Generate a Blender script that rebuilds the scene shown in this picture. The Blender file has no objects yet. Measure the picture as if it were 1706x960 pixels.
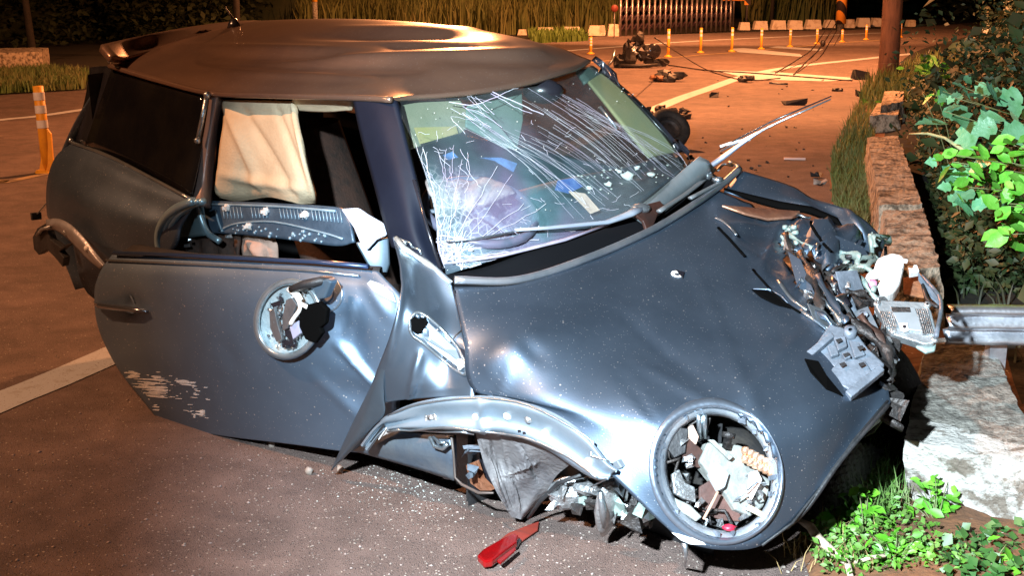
import bpy, math, random
import numpy as np
from mathutils import Vector, Matrix, noise
from mathutils.bvhtree import BVHTree
R = math.radians
rnd = random.Random(7)
nr = np.random.default_rng(11)
S = bpy.context.scene
COL = S.collection

# ------------------------------------------------------------------ camera, world, lights
F_, PITCH, CAMH = 2075.0, 0.236, 1.574
cam = bpy.data.objects.new('camera', bpy.data.cameras.new('camera'))
COL.objects.link(cam)
cam.location = (0, 0, CAMH)
cam.rotation_euler = (math.pi / 2 - PITCH, 0, 0)
cam.data.sensor_width = 36
cam.data.lens = 36 * F_ / 1706
cam.data.clip_start = 0.05
cam.data.clip_end = 600
S.camera = cam

W = bpy.data.worlds.new('World'); S.world = W; W.use_nodes = True
wn = W.node_tree
sky = wn.nodes.new('ShaderNodeTexSky'); sky.sky_type = 'NISHITA'; sky.sun_disc = False
sky.sun_elevation = R(-7); sky.sun_rotation = R(200)
wn.links.new(sky.outputs[0], wn.nodes['Background'].inputs[0])
wn.nodes['Background'].inputs[1].default_value = 0.15

S.view_settings.view_transform = 'Standard'
S.view_settings.look = 'None'
S.view_settings.exposure = 0
S.view_settings.gamma = 1

def lamp(name, kind, loc, power, color, radius=0.1, target=None, size=None, blend=0.5):
    d = bpy.data.lights.new(name, kind); d.energy = power; d.color = color
    d.shadow_soft_size = radius
    o = bpy.data.objects.new(name, d); COL.objects.link(o); o.location = loc
    if target is not None:
        o.rotation_euler = (Vector(target) - Vector(loc)).to_track_quat('-Z', 'Y').to_euler()
    if size: d.spot_size = size; d.spot_blend = blend
    return o
SOD = (1.0, 0.36, 0.13)
# white work light held just left of the photographer, and the sodium street lamps of the road
lamp('hand_lamp', 'SPOT', (-0.75, 0.30, 2.25), 3300, (0.74, 0.89, 1.0), 0.05, (1.15, 3.9, 0.50), R(68), 0.8)
lamp('sodium_lamp_behind_car', 'POINT', (-0.6, 15.5, 4.6), 4200, SOD, 0.16)
lamp('sodium_lamp_roadside', 'POINT', (-7.0, 1.5, 8.0), 4100, (1.0, 0.46, 0.22), 0.16)
lamp('sodium_lamp_far', 'SPOT', (6.0, 25.0, 8.5), 18000, SOD, 0.16, (6.0, 26.5, 0), R(134), 0.25)

lamp('gate_fill_lamp', 'SPOT', (5.0, 39.0, 8.0), 9000, SOD, 0.16, (6.0, 45.0, 0), R(125), 0.3)  # added spot that brightens the far kerb blocks and the gate

# ------------------------------------------------------------------ camera geometry (measuring from the photograph)
CP, SP = math.cos(PITCH), math.sin(PITCH)
FW = np.array([0, CP, -SP]); UP = np.array([0, SP, CP]); CAMP = np.array([0, 0, CAMH])
def ray(x, y): return np.array([(x - 853) / F_, 0, 0]) + FW - (y - 480) / F_ * UP
def G(x, y, z=0.0):
    d = ray(x, y); return CAMP + d * ((z - CAMH) / d[2])
def pxof(P):
    q = np.asarray(P) - CAMP; d = q @ FW
    return 853 + F_ * q[0] / d, 480 - F_ * (q @ UP) / d
def rx(a): c, s = math.cos(a), math.sin(a); return np.array([[1, 0, 0], [0, c, -s], [0, s, c]])
def ry(a): c, s = math.cos(a), math.sin(a); return np.array([[c, 0, s], [0, 1, 0], [-s, 0, c]])
def rz(a): c, s = math.cos(a), math.sin(a); return np.array([[c, -s, 0], [s, c, 0], [0, 0, 1]])
CM = rz(-.789) @ ry(.074) @ rx(.067); CT = np.array([-.146, 4.616, -.108])   # the car's own frame: x forward, lat to its right, z up
def tocar(P): q = CM.T @ (np.asarray(P) - CT); return np.array([q[0] + 1.85, -q[1], q[2]])
def C(x, lat, z): return CM @ np.array([x - 1.85, -lat, z]) + CT
def V(px, py, ax, val):
    c0 = tocar(CAMP); d = tocar(CAMP + ray(px, py)) - c0
    if ax == 'd': return CAMP + ray(px, py) * val
    i = {'x': 0, 'lat': 1, 'z': 2}[ax]
    t = (val - c0[i]) / d[i]; return CAMP + ray(px, py) * t
def onplane(px, py, p0, n):
    d = ray(px, py); t = ((np.asarray(p0) - CAMP) @ n) / (d @ n); return CAMP + d * t
def unit(v): v = np.asarray(v, float); return v / (np.linalg.norm(v) + 1e-12)

# ------------------------------------------------------------------ materials
def mat(name, base=(.5, .5, .5), rough=.5, metal=0.0, var=None, vscale=8, bump=0.0, bscale=60, spec=.5, coat=0, trans=None, rvar=0, emit=None, detail=6, stretch=None, thr=(.4, .65)):
    m = bpy.data.materials.new(name); m.use_nodes = True
    nt = m.node_tree; b = nt.nodes['Principled BSDF']
    b.inputs['Base Color'].default_value = (*base, 1); b.inputs['Roughness'].default_value = rough
    b.inputs['Metallic'].default_value = metal; b.inputs['Specular IOR Level'].default_value = spec
    b.inputs['Coat Weight'].default_value = coat; b.inputs['Coat Roughness'].default_value = .12
    geo = nt.nodes.new('ShaderNodeNewGeometry')
    vec = geo.outputs['Position']
    if stretch:
        mp = nt.nodes.new('ShaderNodeMapping'); mp.inputs['Scale'].default_value = stretch
        nt.links.new(vec, mp.inputs['Vector']); vec = mp.outputs[0]
    if var is not None:
        n = nt.nodes.new('ShaderNodeTexNoise'); n.inputs['Scale'].default_value = vscale; n.inputs['Detail'].default_value = detail
        n.inputs['Roughness'].default_value = .65
        r = nt.nodes.new('ShaderNodeValToRGB'); r.color_ramp.elements[0].position = thr[0]; r.color_ramp.elements[1].position = thr[1]
        r.color_ramp.elements[0].color = (*base, 1); r.color_ramp.elements[1].color = (*var, 1)
        nt.links.new(vec, n.inputs['Vector']); nt.links.new(n.outputs['Fac'], r.inputs[0]); nt.links.new(r.outputs[0], b.inputs['Base Color'])
        if rvar:
            ma = nt.nodes.new('ShaderNodeMapRange'); ma.inputs['To Min'].default_value = rough - rvar; ma.inputs['To Max'].default_value = rough + rvar
            nt.links.new(n.outputs['Fac'], ma.inputs['Value']); nt.links.new(ma.outputs[0], b.inputs['Roughness'])
    if bump:
        n2 = nt.nodes.new('ShaderNodeTexNoise'); n2.inputs['Scale'].default_value = bscale; n2.inputs['Detail'].default_value = 8
        bp = nt.nodes.new('ShaderNodeBump'); bp.inputs['Strength'].default_value = bump; bp.inputs['Distance'].default_value = .01
        nt.links.new(vec, n2.inputs['Vector']); nt.links.new(n2.outputs['Fac'], bp.inputs['Height']); nt.links.new(bp.outputs[0], b.inputs['Normal'])
    if trans:
        b.inputs['Transmission Weight'].default_value = trans
    return m
def add_specks(m, color, scale, frac, rough=None):
    """little flecks (dust, chips, pale aggregate): their own colour, from a cell texture"""
    nt = m.node_tree; b = nt.nodes['Principled BSDF']
    geo = nt.nodes.new('ShaderNodeNewGeometry')
    v = nt.nodes.new('ShaderNodeTexVoronoi'); v.inputs['Scale'].default_value = scale
    nt.links.new(geo.outputs['Position'], v.inputs['Vector'])
    sep = nt.nodes.new('ShaderNodeSeparateColor'); nt.links.new(v.outputs['Color'], sep.inputs[0])
    lt = nt.nodes.new('ShaderNodeMath'); lt.operation = 'LESS_THAN'; lt.inputs[1].default_value = frac
    nt.links.new(sep.outputs[0], lt.inputs[0])
    l2 = nt.nodes.new('ShaderNodeMath'); l2.operation = 'LESS_THAN'; l2.inputs[1].default_value = .33
    nt.links.new(v.outputs['Distance'], l2.inputs[0])
    mu = nt.nodes.new('ShaderNodeMath'); mu.operation = 'MULTIPLY'
    nt.links.new(lt.outputs[0], mu.inputs[0]); nt.links.new(l2.outputs[0], mu.inputs[1])
    mx = nt.nodes.new('ShaderNodeMix'); mx.data_type = 'RGBA'
    nt.links.new(mu.outputs[0], mx.inputs['Factor'])
    src = b.inputs['Base Color']
    if src.is_linked: nt.links.new(src.links[0].from_socket, mx.inputs['A'])
    else: mx.inputs['A'].default_value = src.default_value
    mx.inputs['B'].default_value = (*color, 1)
    nt.links.new(mx.outputs['Result'], b.inputs['Base Color'])
    return m

PAINT = mat('slate_blue_paint', (.11, .155, .215), .48, .9, (.135, .185, .25), 2.2, .06, 260, coat=.12, rvar=.08)
add_specks(PAINT, (.5, .52, .55), 260, .05); add_specks(PAINT, (.6, .6, .6), 130, .008)
ROOFP = mat('sodium_tinted_roof_paint', (.32, .20, .14), .30, .7, (.25, .16, .12), 4, .04, 200, coat=.25, rvar=.05)  # copper tone puts the sodium light into the grey roof colour
add_specks(ROOFP, (.5, .45, .4), 240, .03)
DOORP = mat('door_paint', (.155, .225, .315), .55, .85, (.18, .255, .35), 2.5, .04, 240, coat=.12, rvar=.05)
add_specks(DOORP, (.5, .52, .55), 220, .03); add_specks(DOORP, (.6, .6, .6), 120, .008)
BLACKP = mat('black_gloss_trim', (.012, .012, .016), .25, 0, (.02, .02, .026), 6, .03, 60, coat=.3)
RUBBER = mat('black_plastic', (.014, .014, .015), .55, 0, (.03, .03, .032), 14, .25, 90)
GREYPL = mat('grey_moulded_plastic', (.10, .12, .145), .42, .1, (.16, .19, .23), 16, .3, 110)
GALV = mat('bare_metal', (.52, .58, .62), .30, .9, (.34, .40, .44), 9, .2, 90, rvar=.08)
ALU = mat('cast_aluminium', (.55, .57, .58), .38, .8, (.25, .25, .25), 22, .5, 120)
DARKM = mat('oily_dark_metal', (.028, .026, .026), .5, .4, (.06, .05, .045), 20, .6, 80)
COPPER = mat('copper_coloured_bellows', (.75, .42, .25), .3, .8, (.9, .7, .55), 20, .2, 60)
PRIMER = mat('exposed_white_primer', (.72, .72, .70), .6, 0, (.55, .56, .56), 60, .2, 200)
WHITEPL = mat('white_plastic', (.80, .78, .75), .45, 0, (.70, .68, .64), 10, .15, 60)
CREAM = mat('cream_fabric', (.66, .54, .36), .8, 0, (.58, .46, .30), 7, .25, 90)
AIRBAG = mat('airbag_cloth', (.40, .33, .30), .8, 0, (.26, .22, .22), 20, .4, 60)
LINING = mat('cabin_lining', (.022, .020, .020), .85, 0, (.035, .03, .028), 8, .2, 60)
BROWNCL = mat('brown_seat_cloth', (.06, .03, .02), .8, 0, (.03, .02, .015), 20, .3, 80)
PINKCL = mat('pale_pink_cloth', (.55, .38, .30), .8, 0, (.42, .28, .22), 9, .3, 80)
HEADL = mat('olive_headliner', (.15, .155, .10), .8, 0, (.20, .19, .13), 6, .15, 60)
TEALT = mat('green_glass_shade_band', (.075, .115, .095), .45, 0, (.11, .15, .13), 5)
DASH = mat('dashboard_plastic', (.035, .045, .06), .42, 0, (.06, .08, .10), 20, .3, 140)
BLUEGL = mat('blue_glint_sheet', (.012, .045, .14), .3, 0, (.08, .18, .4), 14, .2, 40)
REDL = mat('red_lamp_lens', (.16, .003, .004), .12, 0, (.22, .003, .004), 20, coat=.6)
REDT = mat('matt_red_plastic', (.17, .03, .02), .5, 0, (.22, .03, .02), 20)
TYRE = mat('tyre_rubber', (.012, .012, .012), .75, 0, (.03, .028, .025), 20, .4, 80)
CRACKM = mat('crushed_glass_line', (.50, .54, .56), .4, 0, (.46, .40, .52), 8)
ROOTM = mat('dry_root', (.50, .40, .30), .8, 0, (.34, .25, .17), 30, .5, 60)
GRIT = mat('crushed_safety_glass', (.48, .50, .46), .25, 0, (.5, .5, .45), 30)
PEB = mat('pale_gravel', (.34, .29, .25), .8, 0, (.20, .16, .13), 30)

def glass_mat(name='windscreen_glass', tint=(.92, .96, .95)):
    m = bpy.data.materials.new(name); m.use_nodes = True; nt = m.node_tree
    for n in list(nt.nodes): nt.nodes.remove(n)
    out = nt.nodes.new('ShaderNodeOutputMaterial'); tr = nt.nodes.new('ShaderNodeBsdfTransparent'); tr.inputs[0].default_value = (*tint, 1)
    gl = nt.nodes.new('ShaderNodeBsdfGlossy'); gl.inputs['Roughness'].default_value = .04
    lw0 = nt.nodes.new('ShaderNodeLayerWeight'); lw0.inputs[0].default_value = .5; pw = nt.nodes.new('ShaderNodeMath'); pw.operation = 'POWER'; pw.inputs[1].default_value = 4; nt.links.new(lw0.outputs['Facing'], pw.inputs[0]); lw = nt.nodes.new('ShaderNodeMath'); lw.operation = 'MULTIPLY_ADD'; lw.inputs[1].default_value = .6; lw.inputs[2].default_value = .03; nt.links.new(pw.outputs[0], lw.inputs[0])
    df = nt.nodes.new('ShaderNodeBsdfDiffuse'); df.inputs[0].default_value = (.55, .60, .62, 1)
    geo = nt.nodes.new('ShaderNodeNewGeometry'); n = nt.nodes.new('ShaderNodeTexNoise'); n.inputs['Scale'].default_value = 3; n.inputs['Detail'].default_value = 10
    nt.links.new(geo.outputs['Position'], n.inputs['Vector'])
    mr = nt.nodes.new('ShaderNodeMapRange'); mr.inputs['From Min'].default_value = .4; mr.inputs['From Max'].default_value = .75; mr.inputs['To Min'].default_value = .012; mr.inputs['To Max'].default_value = .05
    nt.links.new(n.outputs['Fac'], mr.inputs['Value'])
    m1 = nt.nodes.new('ShaderNodeMixShader'); m2 = nt.nodes.new('ShaderNodeMixShader')
    nt.links.new(lw.outputs[0], m1.inputs[0]); nt.links.new(tr.outputs[0], m1.inputs[1]); nt.links.new(gl.outputs[0], m1.inputs[2])
    nt.links.new(mr.outputs[0], m2.inputs[0]); nt.links.new(m1.outputs[0], m2.inputs[1]); nt.links.new(df.outputs[0], m2.inputs[2])
    nt.links.new(m2.outputs[0], out.inputs[0]); return m
GLASS = glass_mat(); SMOKED = glass_mat('smoked_glass', (.30, .28, .26))
TINT = mat('dark_tinted_glass', (.006, .006, .007), .06, 0, (.012, .011, .010), 3, spec=.6)

def asphalt():
    m = mat('asphalt', (.185, .128, .108), .85, 0, (.110, .077, .066), 1.1, 0, detail=12, thr=(.30, .72))
    add_specks(m, (.42, .36, .30), 95, .05); add_specks(m, (.025, .02, .018), 160, .30); add_specks(m, (.20, .15, .13), 140, .22)
    nt = m.node_tree; b = nt.nodes['Principled BSDF']
    geo = nt.nodes.new('ShaderNodeNewGeometry')
    v = nt.nodes.new('ShaderNodeTexVoronoi'); v.inputs['Scale'].default_value = 260
    n = nt.nodes.new('ShaderNodeTexNoise'); n.inputs['Scale'].default_value = 110; n.inputs['Detail'].default_value = 6
    ad = nt.nodes.new('ShaderNodeMath'); ad.operation = 'ADD'
    for q in (v, n): nt.links.new(geo.outputs['Position'], q.inputs['Vector'])
    nt.links.new(v.outputs['Distance'], ad.inputs[0]); nt.links.new(n.outputs['Fac'], ad.inputs[1])
    bp = nt.nodes.new('ShaderNodeBump'); bp.inputs['Strength'].default_value = .8; bp.inputs['Distance'].default_value = .0035
    nt.links.new(ad.outputs[0], bp.inputs['Height']); nt.links.new(bp.outputs[0], b.inputs['Normal'])
    return m
ASPH = asphalt()
def patches(m, sc, lo, hi):
    nt = m.node_tree; b = nt.nodes['Principled BSDF']; geo = nt.nodes.new('ShaderNodeNewGeometry'); n = nt.nodes.new('ShaderNodeTexNoise'); n.inputs['Scale'].default_value = sc; n.inputs['Detail'].default_value = 5; n.inputs['Distortion'].default_value = .6
    mr = nt.nodes.new('ShaderNodeMapRange'); mr.inputs['From Min'].default_value = .35; mr.inputs['From Max'].default_value = .65; mr.inputs['To Min'].default_value = lo; mr.inputs['To Max'].default_value = hi
    nt.links.new(geo.outputs['Position'], n.inputs['Vector']); nt.links.new(n.outputs['Fac'], mr.inputs['Value'])
    mx = nt.nodes.new('ShaderNodeMix'); mx.data_type = 'RGBA'; mx.blend_type = 'MULTIPLY'; mx.inputs['Factor'].default_value = 1
    nt.links.new(b.inputs['Base Color'].links[0].from_socket, mx.inputs['A']); nt.links.new(mr.outputs[0], mx.inputs['B']); nt.links.new(mx.outputs['Result'], b.inputs['Base Color'])
patches(ASPH, .55, .82, 1.12); patches(ASPH, 5.5, .78, 1.15)
LINE = mat('worn_line_paint', (.44, .46, .48), .7, 0, (.28, .25, .22), 14, .3, 90, thr=(.52, .78)); add_specks(LINE, (.16, .12, .10), 130, .12)
LINEY = mat('faint_yellow_line_paint', (.36, .25, .13), .75, 0, (.14, .10, .07), 8, .3, 90, thr=(.45, .7))
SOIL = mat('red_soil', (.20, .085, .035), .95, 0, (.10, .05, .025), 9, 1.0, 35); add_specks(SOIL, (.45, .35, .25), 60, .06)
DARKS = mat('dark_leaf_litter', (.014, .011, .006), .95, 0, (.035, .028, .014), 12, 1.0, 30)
CONC = mat('weathered_concrete', (.26, .245, .21), .95, 0, (.09, .08, .065), 26, 1.0, 70, detail=10, thr=(.42, .62))
CONCO = mat('stained_old_concrete', (.46, .37, .27), .95, 0, (.10, .075, .05), 13, 1.0, 60, detail=10, thr=(.45, .60))
CONCW = mat('flaking_white_paint', (.46, .44, .40), .85, 0, (.17, .14, .11), 10, .9, 60, detail=12, thr=(.50, .58))
BARR = mat('painted_barrier_block', (.78, .68, .55), .85, 0, (.42, .30, .20), 5, .5, 20, thr=(.5, .7))
WOOD = mat('utility_pole_surface', (.20, .10, .06), .8, 0, (.11, .055, .035), 5, .4, 30, stretch=(4, 4, .6))
ORANGE = mat('orange_plastic', (.88, .42, .03), .5, 0, (.75, .34, .03), 10, .1, 40)
ORANGES = mat('orange_sign_face', (.85, .30, .03), .5, 0, (.7, .24, .03), 6)
WHITER = mat('white_reflective_band', (.80, .80, .84), .35, 0, (.68, .68, .74), 20)
STEELG = mat('gate_steel', (.40, .36, .36), .35, .8, (.25, .2, .2), 6, .2, 40)
RAILM = mat('galvanised_rail', (.72, .74, .78), .42, .9, (.42, .44, .48), 7, .15, 60)
LEAF1 = mat('bright_leaf', (.10, .40, .03), .42, 0, (.18, .50, .07), 20, .2, 60, spec=.4)
LEAFB = mat('broad_bluish_leaf', (.16, .40, .22), .38, 0, (.09, .28, .11), 14, .3, 60, spec=.4)
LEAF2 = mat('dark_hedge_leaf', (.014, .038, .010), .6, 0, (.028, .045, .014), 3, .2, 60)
LEAF3 = mat('roadside_grass', (.075, .13, .028), .7, 0, (.16, .15, .05), 2)
LEAF4 = mat('dark_wood_leaf', (.030, .046, .018), .8, 0, (.055, .065, .026), 1)
def add_random(m, lo=.45, hi=1.25):
    nt = m.node_tree; b = nt.nodes['Principled BSDF']; oi = nt.nodes.new('ShaderNodeObjectInfo'); mr = nt.nodes.new('ShaderNodeMapRange')
    mr.inputs['To Min'].default_value = lo; mr.inputs['To Max'].default_value = hi; nt.links.new(oi.outputs['Random'], mr.inputs['Value'])
    mx = nt.nodes.new('ShaderNodeMix'); mx.data_type = 'RGBA'; mx.blend_type = 'MULTIPLY'; mx.inputs['Factor'].default_value = 1
    nt.links.new(b.inputs['Base Color'].links[0].from_socket, mx.inputs['A']); nt.links.new(mr.outputs[0], mx.inputs['B']); nt.links.new(mx.outputs['Result'], b.inputs['Base Color'])
for q in (LEAF1, LEAFB): add_random(q)
STEM = mat('green_stem', (.12, .17, .05), .6, 0, (.16, .15, .07), 20)
MBLACK = mat('matt_black_void', (.003, .003, .003), 1, 0, spec=0)
CABLE = mat('black_cable', (.02, .015, .015), .5)
HOSE = mat('pale_green_rubber_hose', (.30, .38, .34), .45, .2, (.2, .27, .25), 18, .3, 60)

# ------------------------------------------------------------------ mesh builder
class MB:
    def __init__(s): s.v = []; s.f = []
    def add(s, vs, fs):
        o = len(s.v); s.v += [tuple(map(float, p)) for p in vs]; s.f += [tuple(i + o for i in f) for f in fs]; return s
    def box(s, c, sx, sy, sz, M=None, jit=0):
        M = np.eye(3) if M is None else np.asarray(M)
        vs = []
        for a in (-1, 1):
            for b in (-1, 1):
                for d in (-1, 1):
                    vs.append(np.asarray(c) + M @ np.array([a * sx / 2, b * sy / 2, d * sz / 2]) + (nr.normal(size=3) * jit if jit else 0))
        return s.add(vs, [(0, 1, 3, 2), (4, 6, 7, 5), (0, 4, 5, 1), (2, 3, 7, 6), (0, 2, 6, 4), (1, 5, 7, 3)])
    def tube(s, pts, r, n=7, caps=True, flat=1.0):
        pts = [np.asarray(p, float) for p in pts]; L = len(pts)
        rs = r if hasattr(r, '__len__') else [r] * L
        vs = []; prev = None
        for i in range(L):
            t = unit(pts[min(i + 1, L - 1)] - pts[max(i - 1, 0)])
            if prev is None:
                a = np.cross(t, [0, 0, 1]);
                if np.linalg.norm(a) < .1: a = np.cross(t, [1, 0, 0])
            else: a = prev - t * (prev @ t)
            a = unit(a); b = np.cross(t, a); prev = a
            for k in range(n):
                an = 2 * math.pi * k / n
                vs.append(pts[i] + rs[i] * (math.cos(an) * a + math.sin(an) * b * flat))
        fs = [(i * n + k, i * n + (k + 1) % n, (i + 1) * n + (k + 1) % n, (i + 1) * n + k) for i in range(L - 1) for k in range(n)]
        if caps: fs += [tuple(range(n))[::-1], tuple((L - 1) * n + k for k in range(n))]
        return s.add(vs, fs)
    def prism(s, poly, off):
        n = len(poly); off = np.asarray(off)
        vs = [np.asarray(p) for p in poly] + [np.asarray(p) + off for p in poly]
        fs = [tuple(range(n)), tuple(range(2 * n - 1, n - 1, -1))] + [(i, i + n, (i + 1) % n + n, (i + 1) % n) for i in range(n)]
        return s.add(vs, fs)
    def grid(s, P, close=False):
        P = np.asarray(P); a, b = P.shape[:2]
        fs = [(i * b + j, i * b + (j + 1) % b, (i + 1) * b + (j + 1) % b, (i + 1) * b + j) for i in range(a - 1) for j in range(b if close else b - 1)]
        return s.add(P.reshape(-1, 3), fs)
    def blob(s, c, r, seed=0, sq=(1, 1, 1), n=8, amp=.25):
        vs = []; fs = []; m = n // 2 + 1
        for i in range(m + 1):
            th = math.pi * i / m
            for j in range(n):
                ph = 2 * math.pi * j / n
                d = Vector((math.sin(th) * math.cos(ph), math.sin(th) * math.sin(ph), math.cos(th)))
                k = 1 + amp * noise.noise(d * 1.7 + Vector((seed * 3.1, seed, 0)))
                vs.append(np.asarray(c) + np.array([d.x * sq[0], d.y * sq[1], d.z * sq[2]]) * r * k)
        for i in range(m):
            for j in range(n): fs.append((i * n + j, (i + 1) * n + j, (i + 1) * n + (j + 1) % n, i * n + (j + 1) % n))
        return s.add(vs, fs)
    def lathe(s, c, axis, prof, n=24):
        axis = unit(axis); a = unit(np.cross(axis, [0.1, .2, 1])); b = np.cross(axis, a)
        P = [[np.asarray(c) + axis * h + r * (math.cos(2 * math.pi * k / n) * a + math.sin(2 * math.pi * k / n) * b) for k in range(n)] for r, h in prof]
        return s.grid(P, close=True)
    def build(s, name, m, parent=None, smooth=False, bevel=0, solid=0, base=None, auto=None):
        return mkobj(name, s.v, s.f, m, parent, smooth, bevel, solid, base, auto)
def base_of(o): return np.array(o.get('_b', (0, 0, 0)))
BASES = {}
def mkobj(name, v, f, m, parent=None, smooth=False, bevel=0, solid=0, base=None, auto=None):
    v = np.asarray(v, float)
    if parent is not None: b = BASES[parent]
    elif base is not None: b = np.asarray(base, float)
    else: b = np.array([(v[:, 0].min() + v[:, 0].max()) / 2, (v[:, 1].min() + v[:, 1].max()) / 2, v[:, 2].min()])
    me = bpy.data.meshes.new(name); me.from_pydata([tuple(p) for p in (v - b)], [], f); me.validate(); me.update()
    o = bpy.data.objects.new(name, me); COL.objects.link(o)
    if parent is not None: o.parent = parent
    else: o.location = b
    BASES[o] = b
    if isinstance(m, (list, tuple)):
        for q in m: me.materials.append(q)
    else: me.materials.append(m)
    if smooth: me.polygons.foreach_set('use_smooth', [True] * len(me.polygons))
    if solid:
        q = o.modifiers.new('solid', 'SOLIDIFY'); q.thickness = abs(solid); q.offset = -1 if solid > 0 else 1
    if bevel:
        q = o.modifiers.new('bevel', 'BEVEL'); q.width = bevel; q.segments = 2; q.limit_method = 'ANGLE'; q.angle_limit = R(35)
    return o
def fast(name, Vt, Ft, m, parent=None, base=None, smooth=False):
    """numpy mesh: Vt (N,3), Ft (M,k)"""
    b = BASES[parent] if parent is not None else (np.asarray(base, float) if base is not None else np.array([Vt[:, 0].mean(), Vt[:, 1].mean(), Vt[:, 2].min()]))
    me = bpy.data.meshes.new(name); Vl = Vt - b; k = Ft.shape[1]
    me.vertices.add(len(Vl)); me.vertices.foreach_set('co', Vl.astype(np.float32).ravel())
    me.loops.add(Ft.size); me.loops.foreach_set('vertex_index', Ft.astype(np.int32).ravel())
    me.polygons.add(len(Ft)); me.polygons.foreach_set('loop_start', np.arange(0, Ft.size, k, dtype=np.int32))
    if smooth: me.polygons.foreach_set('use_smooth', np.ones(len(Ft), bool))
    me.update(calc_edges=True); me.materials.append(m)
    o = bpy.data.objects.new(name, me); COL.objects.link(o)
    if parent is not None: o.parent = parent
    else: o.location = b
    BASES[o] = b; return o
def thing(name, label, cat, loc, group=None):
    o = bpy.data.objects.new(name, None); COL.objects.link(o); o.location = loc; BASES[o] = np.asarray(loc, float)
    o.empty_display_size = .2; return tag(o, label, cat, group)
def tag(o, label, cat, group=None, kind=None):
    if label: o['label'] = label
    if cat: o['category'] = cat
    if group: o['group'] = group
    if kind: o['kind'] = kind
    return o
def struct(o): o['kind'] = 'structure'; return o
def stuff(o): o['kind'] = 'stuff'; return o

def cr(P, n):
    """Catmull-Rom along axis 0 of P (k,...), n samples per span"""
    P = np.asarray(P, float); Q = np.concatenate([[2 * P[0] - P[1]], P, [2 * P[-1] - P[-2]]]); out = []
    for i in range(1, len(Q) - 2):
        for k in range(n):
            t = k / n; a, b, c, d = Q[i - 1:i + 3]
            out.append(.5 * ((2 * b) + (c - a) * t + (2 * a - 5 * b + 4 * c - d) * t * t + (3 * b - a - 3 * c + d) * t ** 3))
    out.append(P[-1]); return np.array(out)
def patch(ctrl, nu=8, nv=8):
    P = cr(np.array(ctrl), nu); P = cr(P.swapaxes(0, 1), nv).swapaxes(0, 1); return P
def normals(P):
    du = np.gradient(P, axis=0); dv = np.gradient(P, axis=1); n = np.cross(du, dv); n /= (np.linalg.norm(n, axis=2, keepdims=True) + 1e-12)
    s = np.sign((n * (CAMP - P)).sum(2).mean()); return n * s
def pxgrid(P):
    q = P - CAMP; d = q @ FW; return np.stack([853 + F_ * q[..., 0] / d, 480 - F_ * (q @ UP) / d], -1)
def segd(X, a, b):
    a = np.array(a, float); b = np.array(b, float); ab = b - a
    t = np.clip(((X - a) @ ab) / max(ab @ ab, 1e-6), 0, 1); pr = a + t[..., None] * ab
    return np.linalg.norm(X - pr, axis=-1), t
def dent(P, items):
    """press creases and dents into a panel; each: (a, b, width_px, depth_m, kind) measured on the photograph"""
    N = normals(P); X = pxgrid(P); D = np.zeros(P.shape[:2])
    for a, b, w, amp, kind in items:
        d, t = segd(X, a, b); e = np.sin(np.pi * np.clip(t * .9 + .05, 0, 1)) ** .5 if a != b else 1
        if kind == 'g': D += amp * np.exp(-(d / w) ** 2) * e
        elif kind == 'r': D += amp * np.clip(1 - d / w, 0, 1) * e        # sharp ridge
    return P + N * D[..., None]
class Surf:
    def __init__(s, P): 
        a, b = P.shape[:2]; s.P = P
        vs = [Vector(p) for p in P.reshape(-1, 3)]
        fs = [(i * b + j, i * b + j + 1, (i + 1) * b + j + 1, (i + 1) * b + j) for i in range(a - 1) for j in range(b - 1)]
        s.t = BVHTree.FromPolygons(vs, fs)
    def hit(s, px, py, off=0.0):
        d = Vector(ray(px, py)).normalized(); loc, n, i, dist = s.t.ray_cast(Vector(CAMP), d)
        if loc is None:
            loc, n, i, dist = s.t.find_nearest(Vector(CAMP) + d * 3.9)
            # nearest along the ray
            best = None
            for k in range(60):
                q = Vector(CAMP) + d * (2.6 + k * .06); r = s.t.find_nearest(q)
                if best is None or r[3] < best[3]: best = (r[0], r[1], 0, r[3])
            loc, n = best[0], best[1]
        if n.dot(d) > 0: n = -n
        return np.array(loc + n * off), np.array(n)
    def h(s, px, py, off=0.0): return s.hit(px, py, off)[0]
def panel(name, P, m, parent, solid=.004, hole=None, smooth=True):
    a, b = P.shape[:2]; X = pxgrid(P); fs = []
    for i in range(a - 1):
        for j in range(b - 1):
            if hole is not None:
                c = (X[i, j] + X[i + 1, j + 1]) / 2
                if hole(c[0], c[1]): continue
            fs.append((i * b + j, i * b + j + 1, (i + 1) * b + j + 1, (i + 1) * b + j))
    n = normals(P); c = np.cross(P[1, 0] - P[0, 0], P[0, 1] - P[0, 0])
    o = mkobj(name, P.reshape(-1, 3), fs, m, parent, smooth)
    # make faces point outwards
    me = o.data
    avg = np.mean([np.array(p.normal) @ (CAMP - (np.array(p.center) + BASES[parent])) for p in me.polygons])
    if avg < 0: me.flip_normals()
    q = o.modifiers.new('solid', 'SOLIDIFY'); q.thickness = solid; q.offset = -1
    return o
def inpoly(x, y, poly):
    c = False; n = len(poly); j = n - 1
    for i in range(n):
        xi, yi = poly[i]; xj, yj = poly[j]
        if (yi > y) != (yj > y) and x < (xj - xi) * (y - yi) / (yj - yi) + xi: c = not c
        j = i
    return c
def tubeon(mb, S_, pts, r, off=0, n=6, sub=4, flat=1.0):
    p2 = cr(np.array(pts, float), sub) if len(pts) > 2 else cr(np.array(pts, float), sub)
    mb.tube([S_.h(x, y, off) for x, y in p2], r, n, flat=flat)
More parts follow.
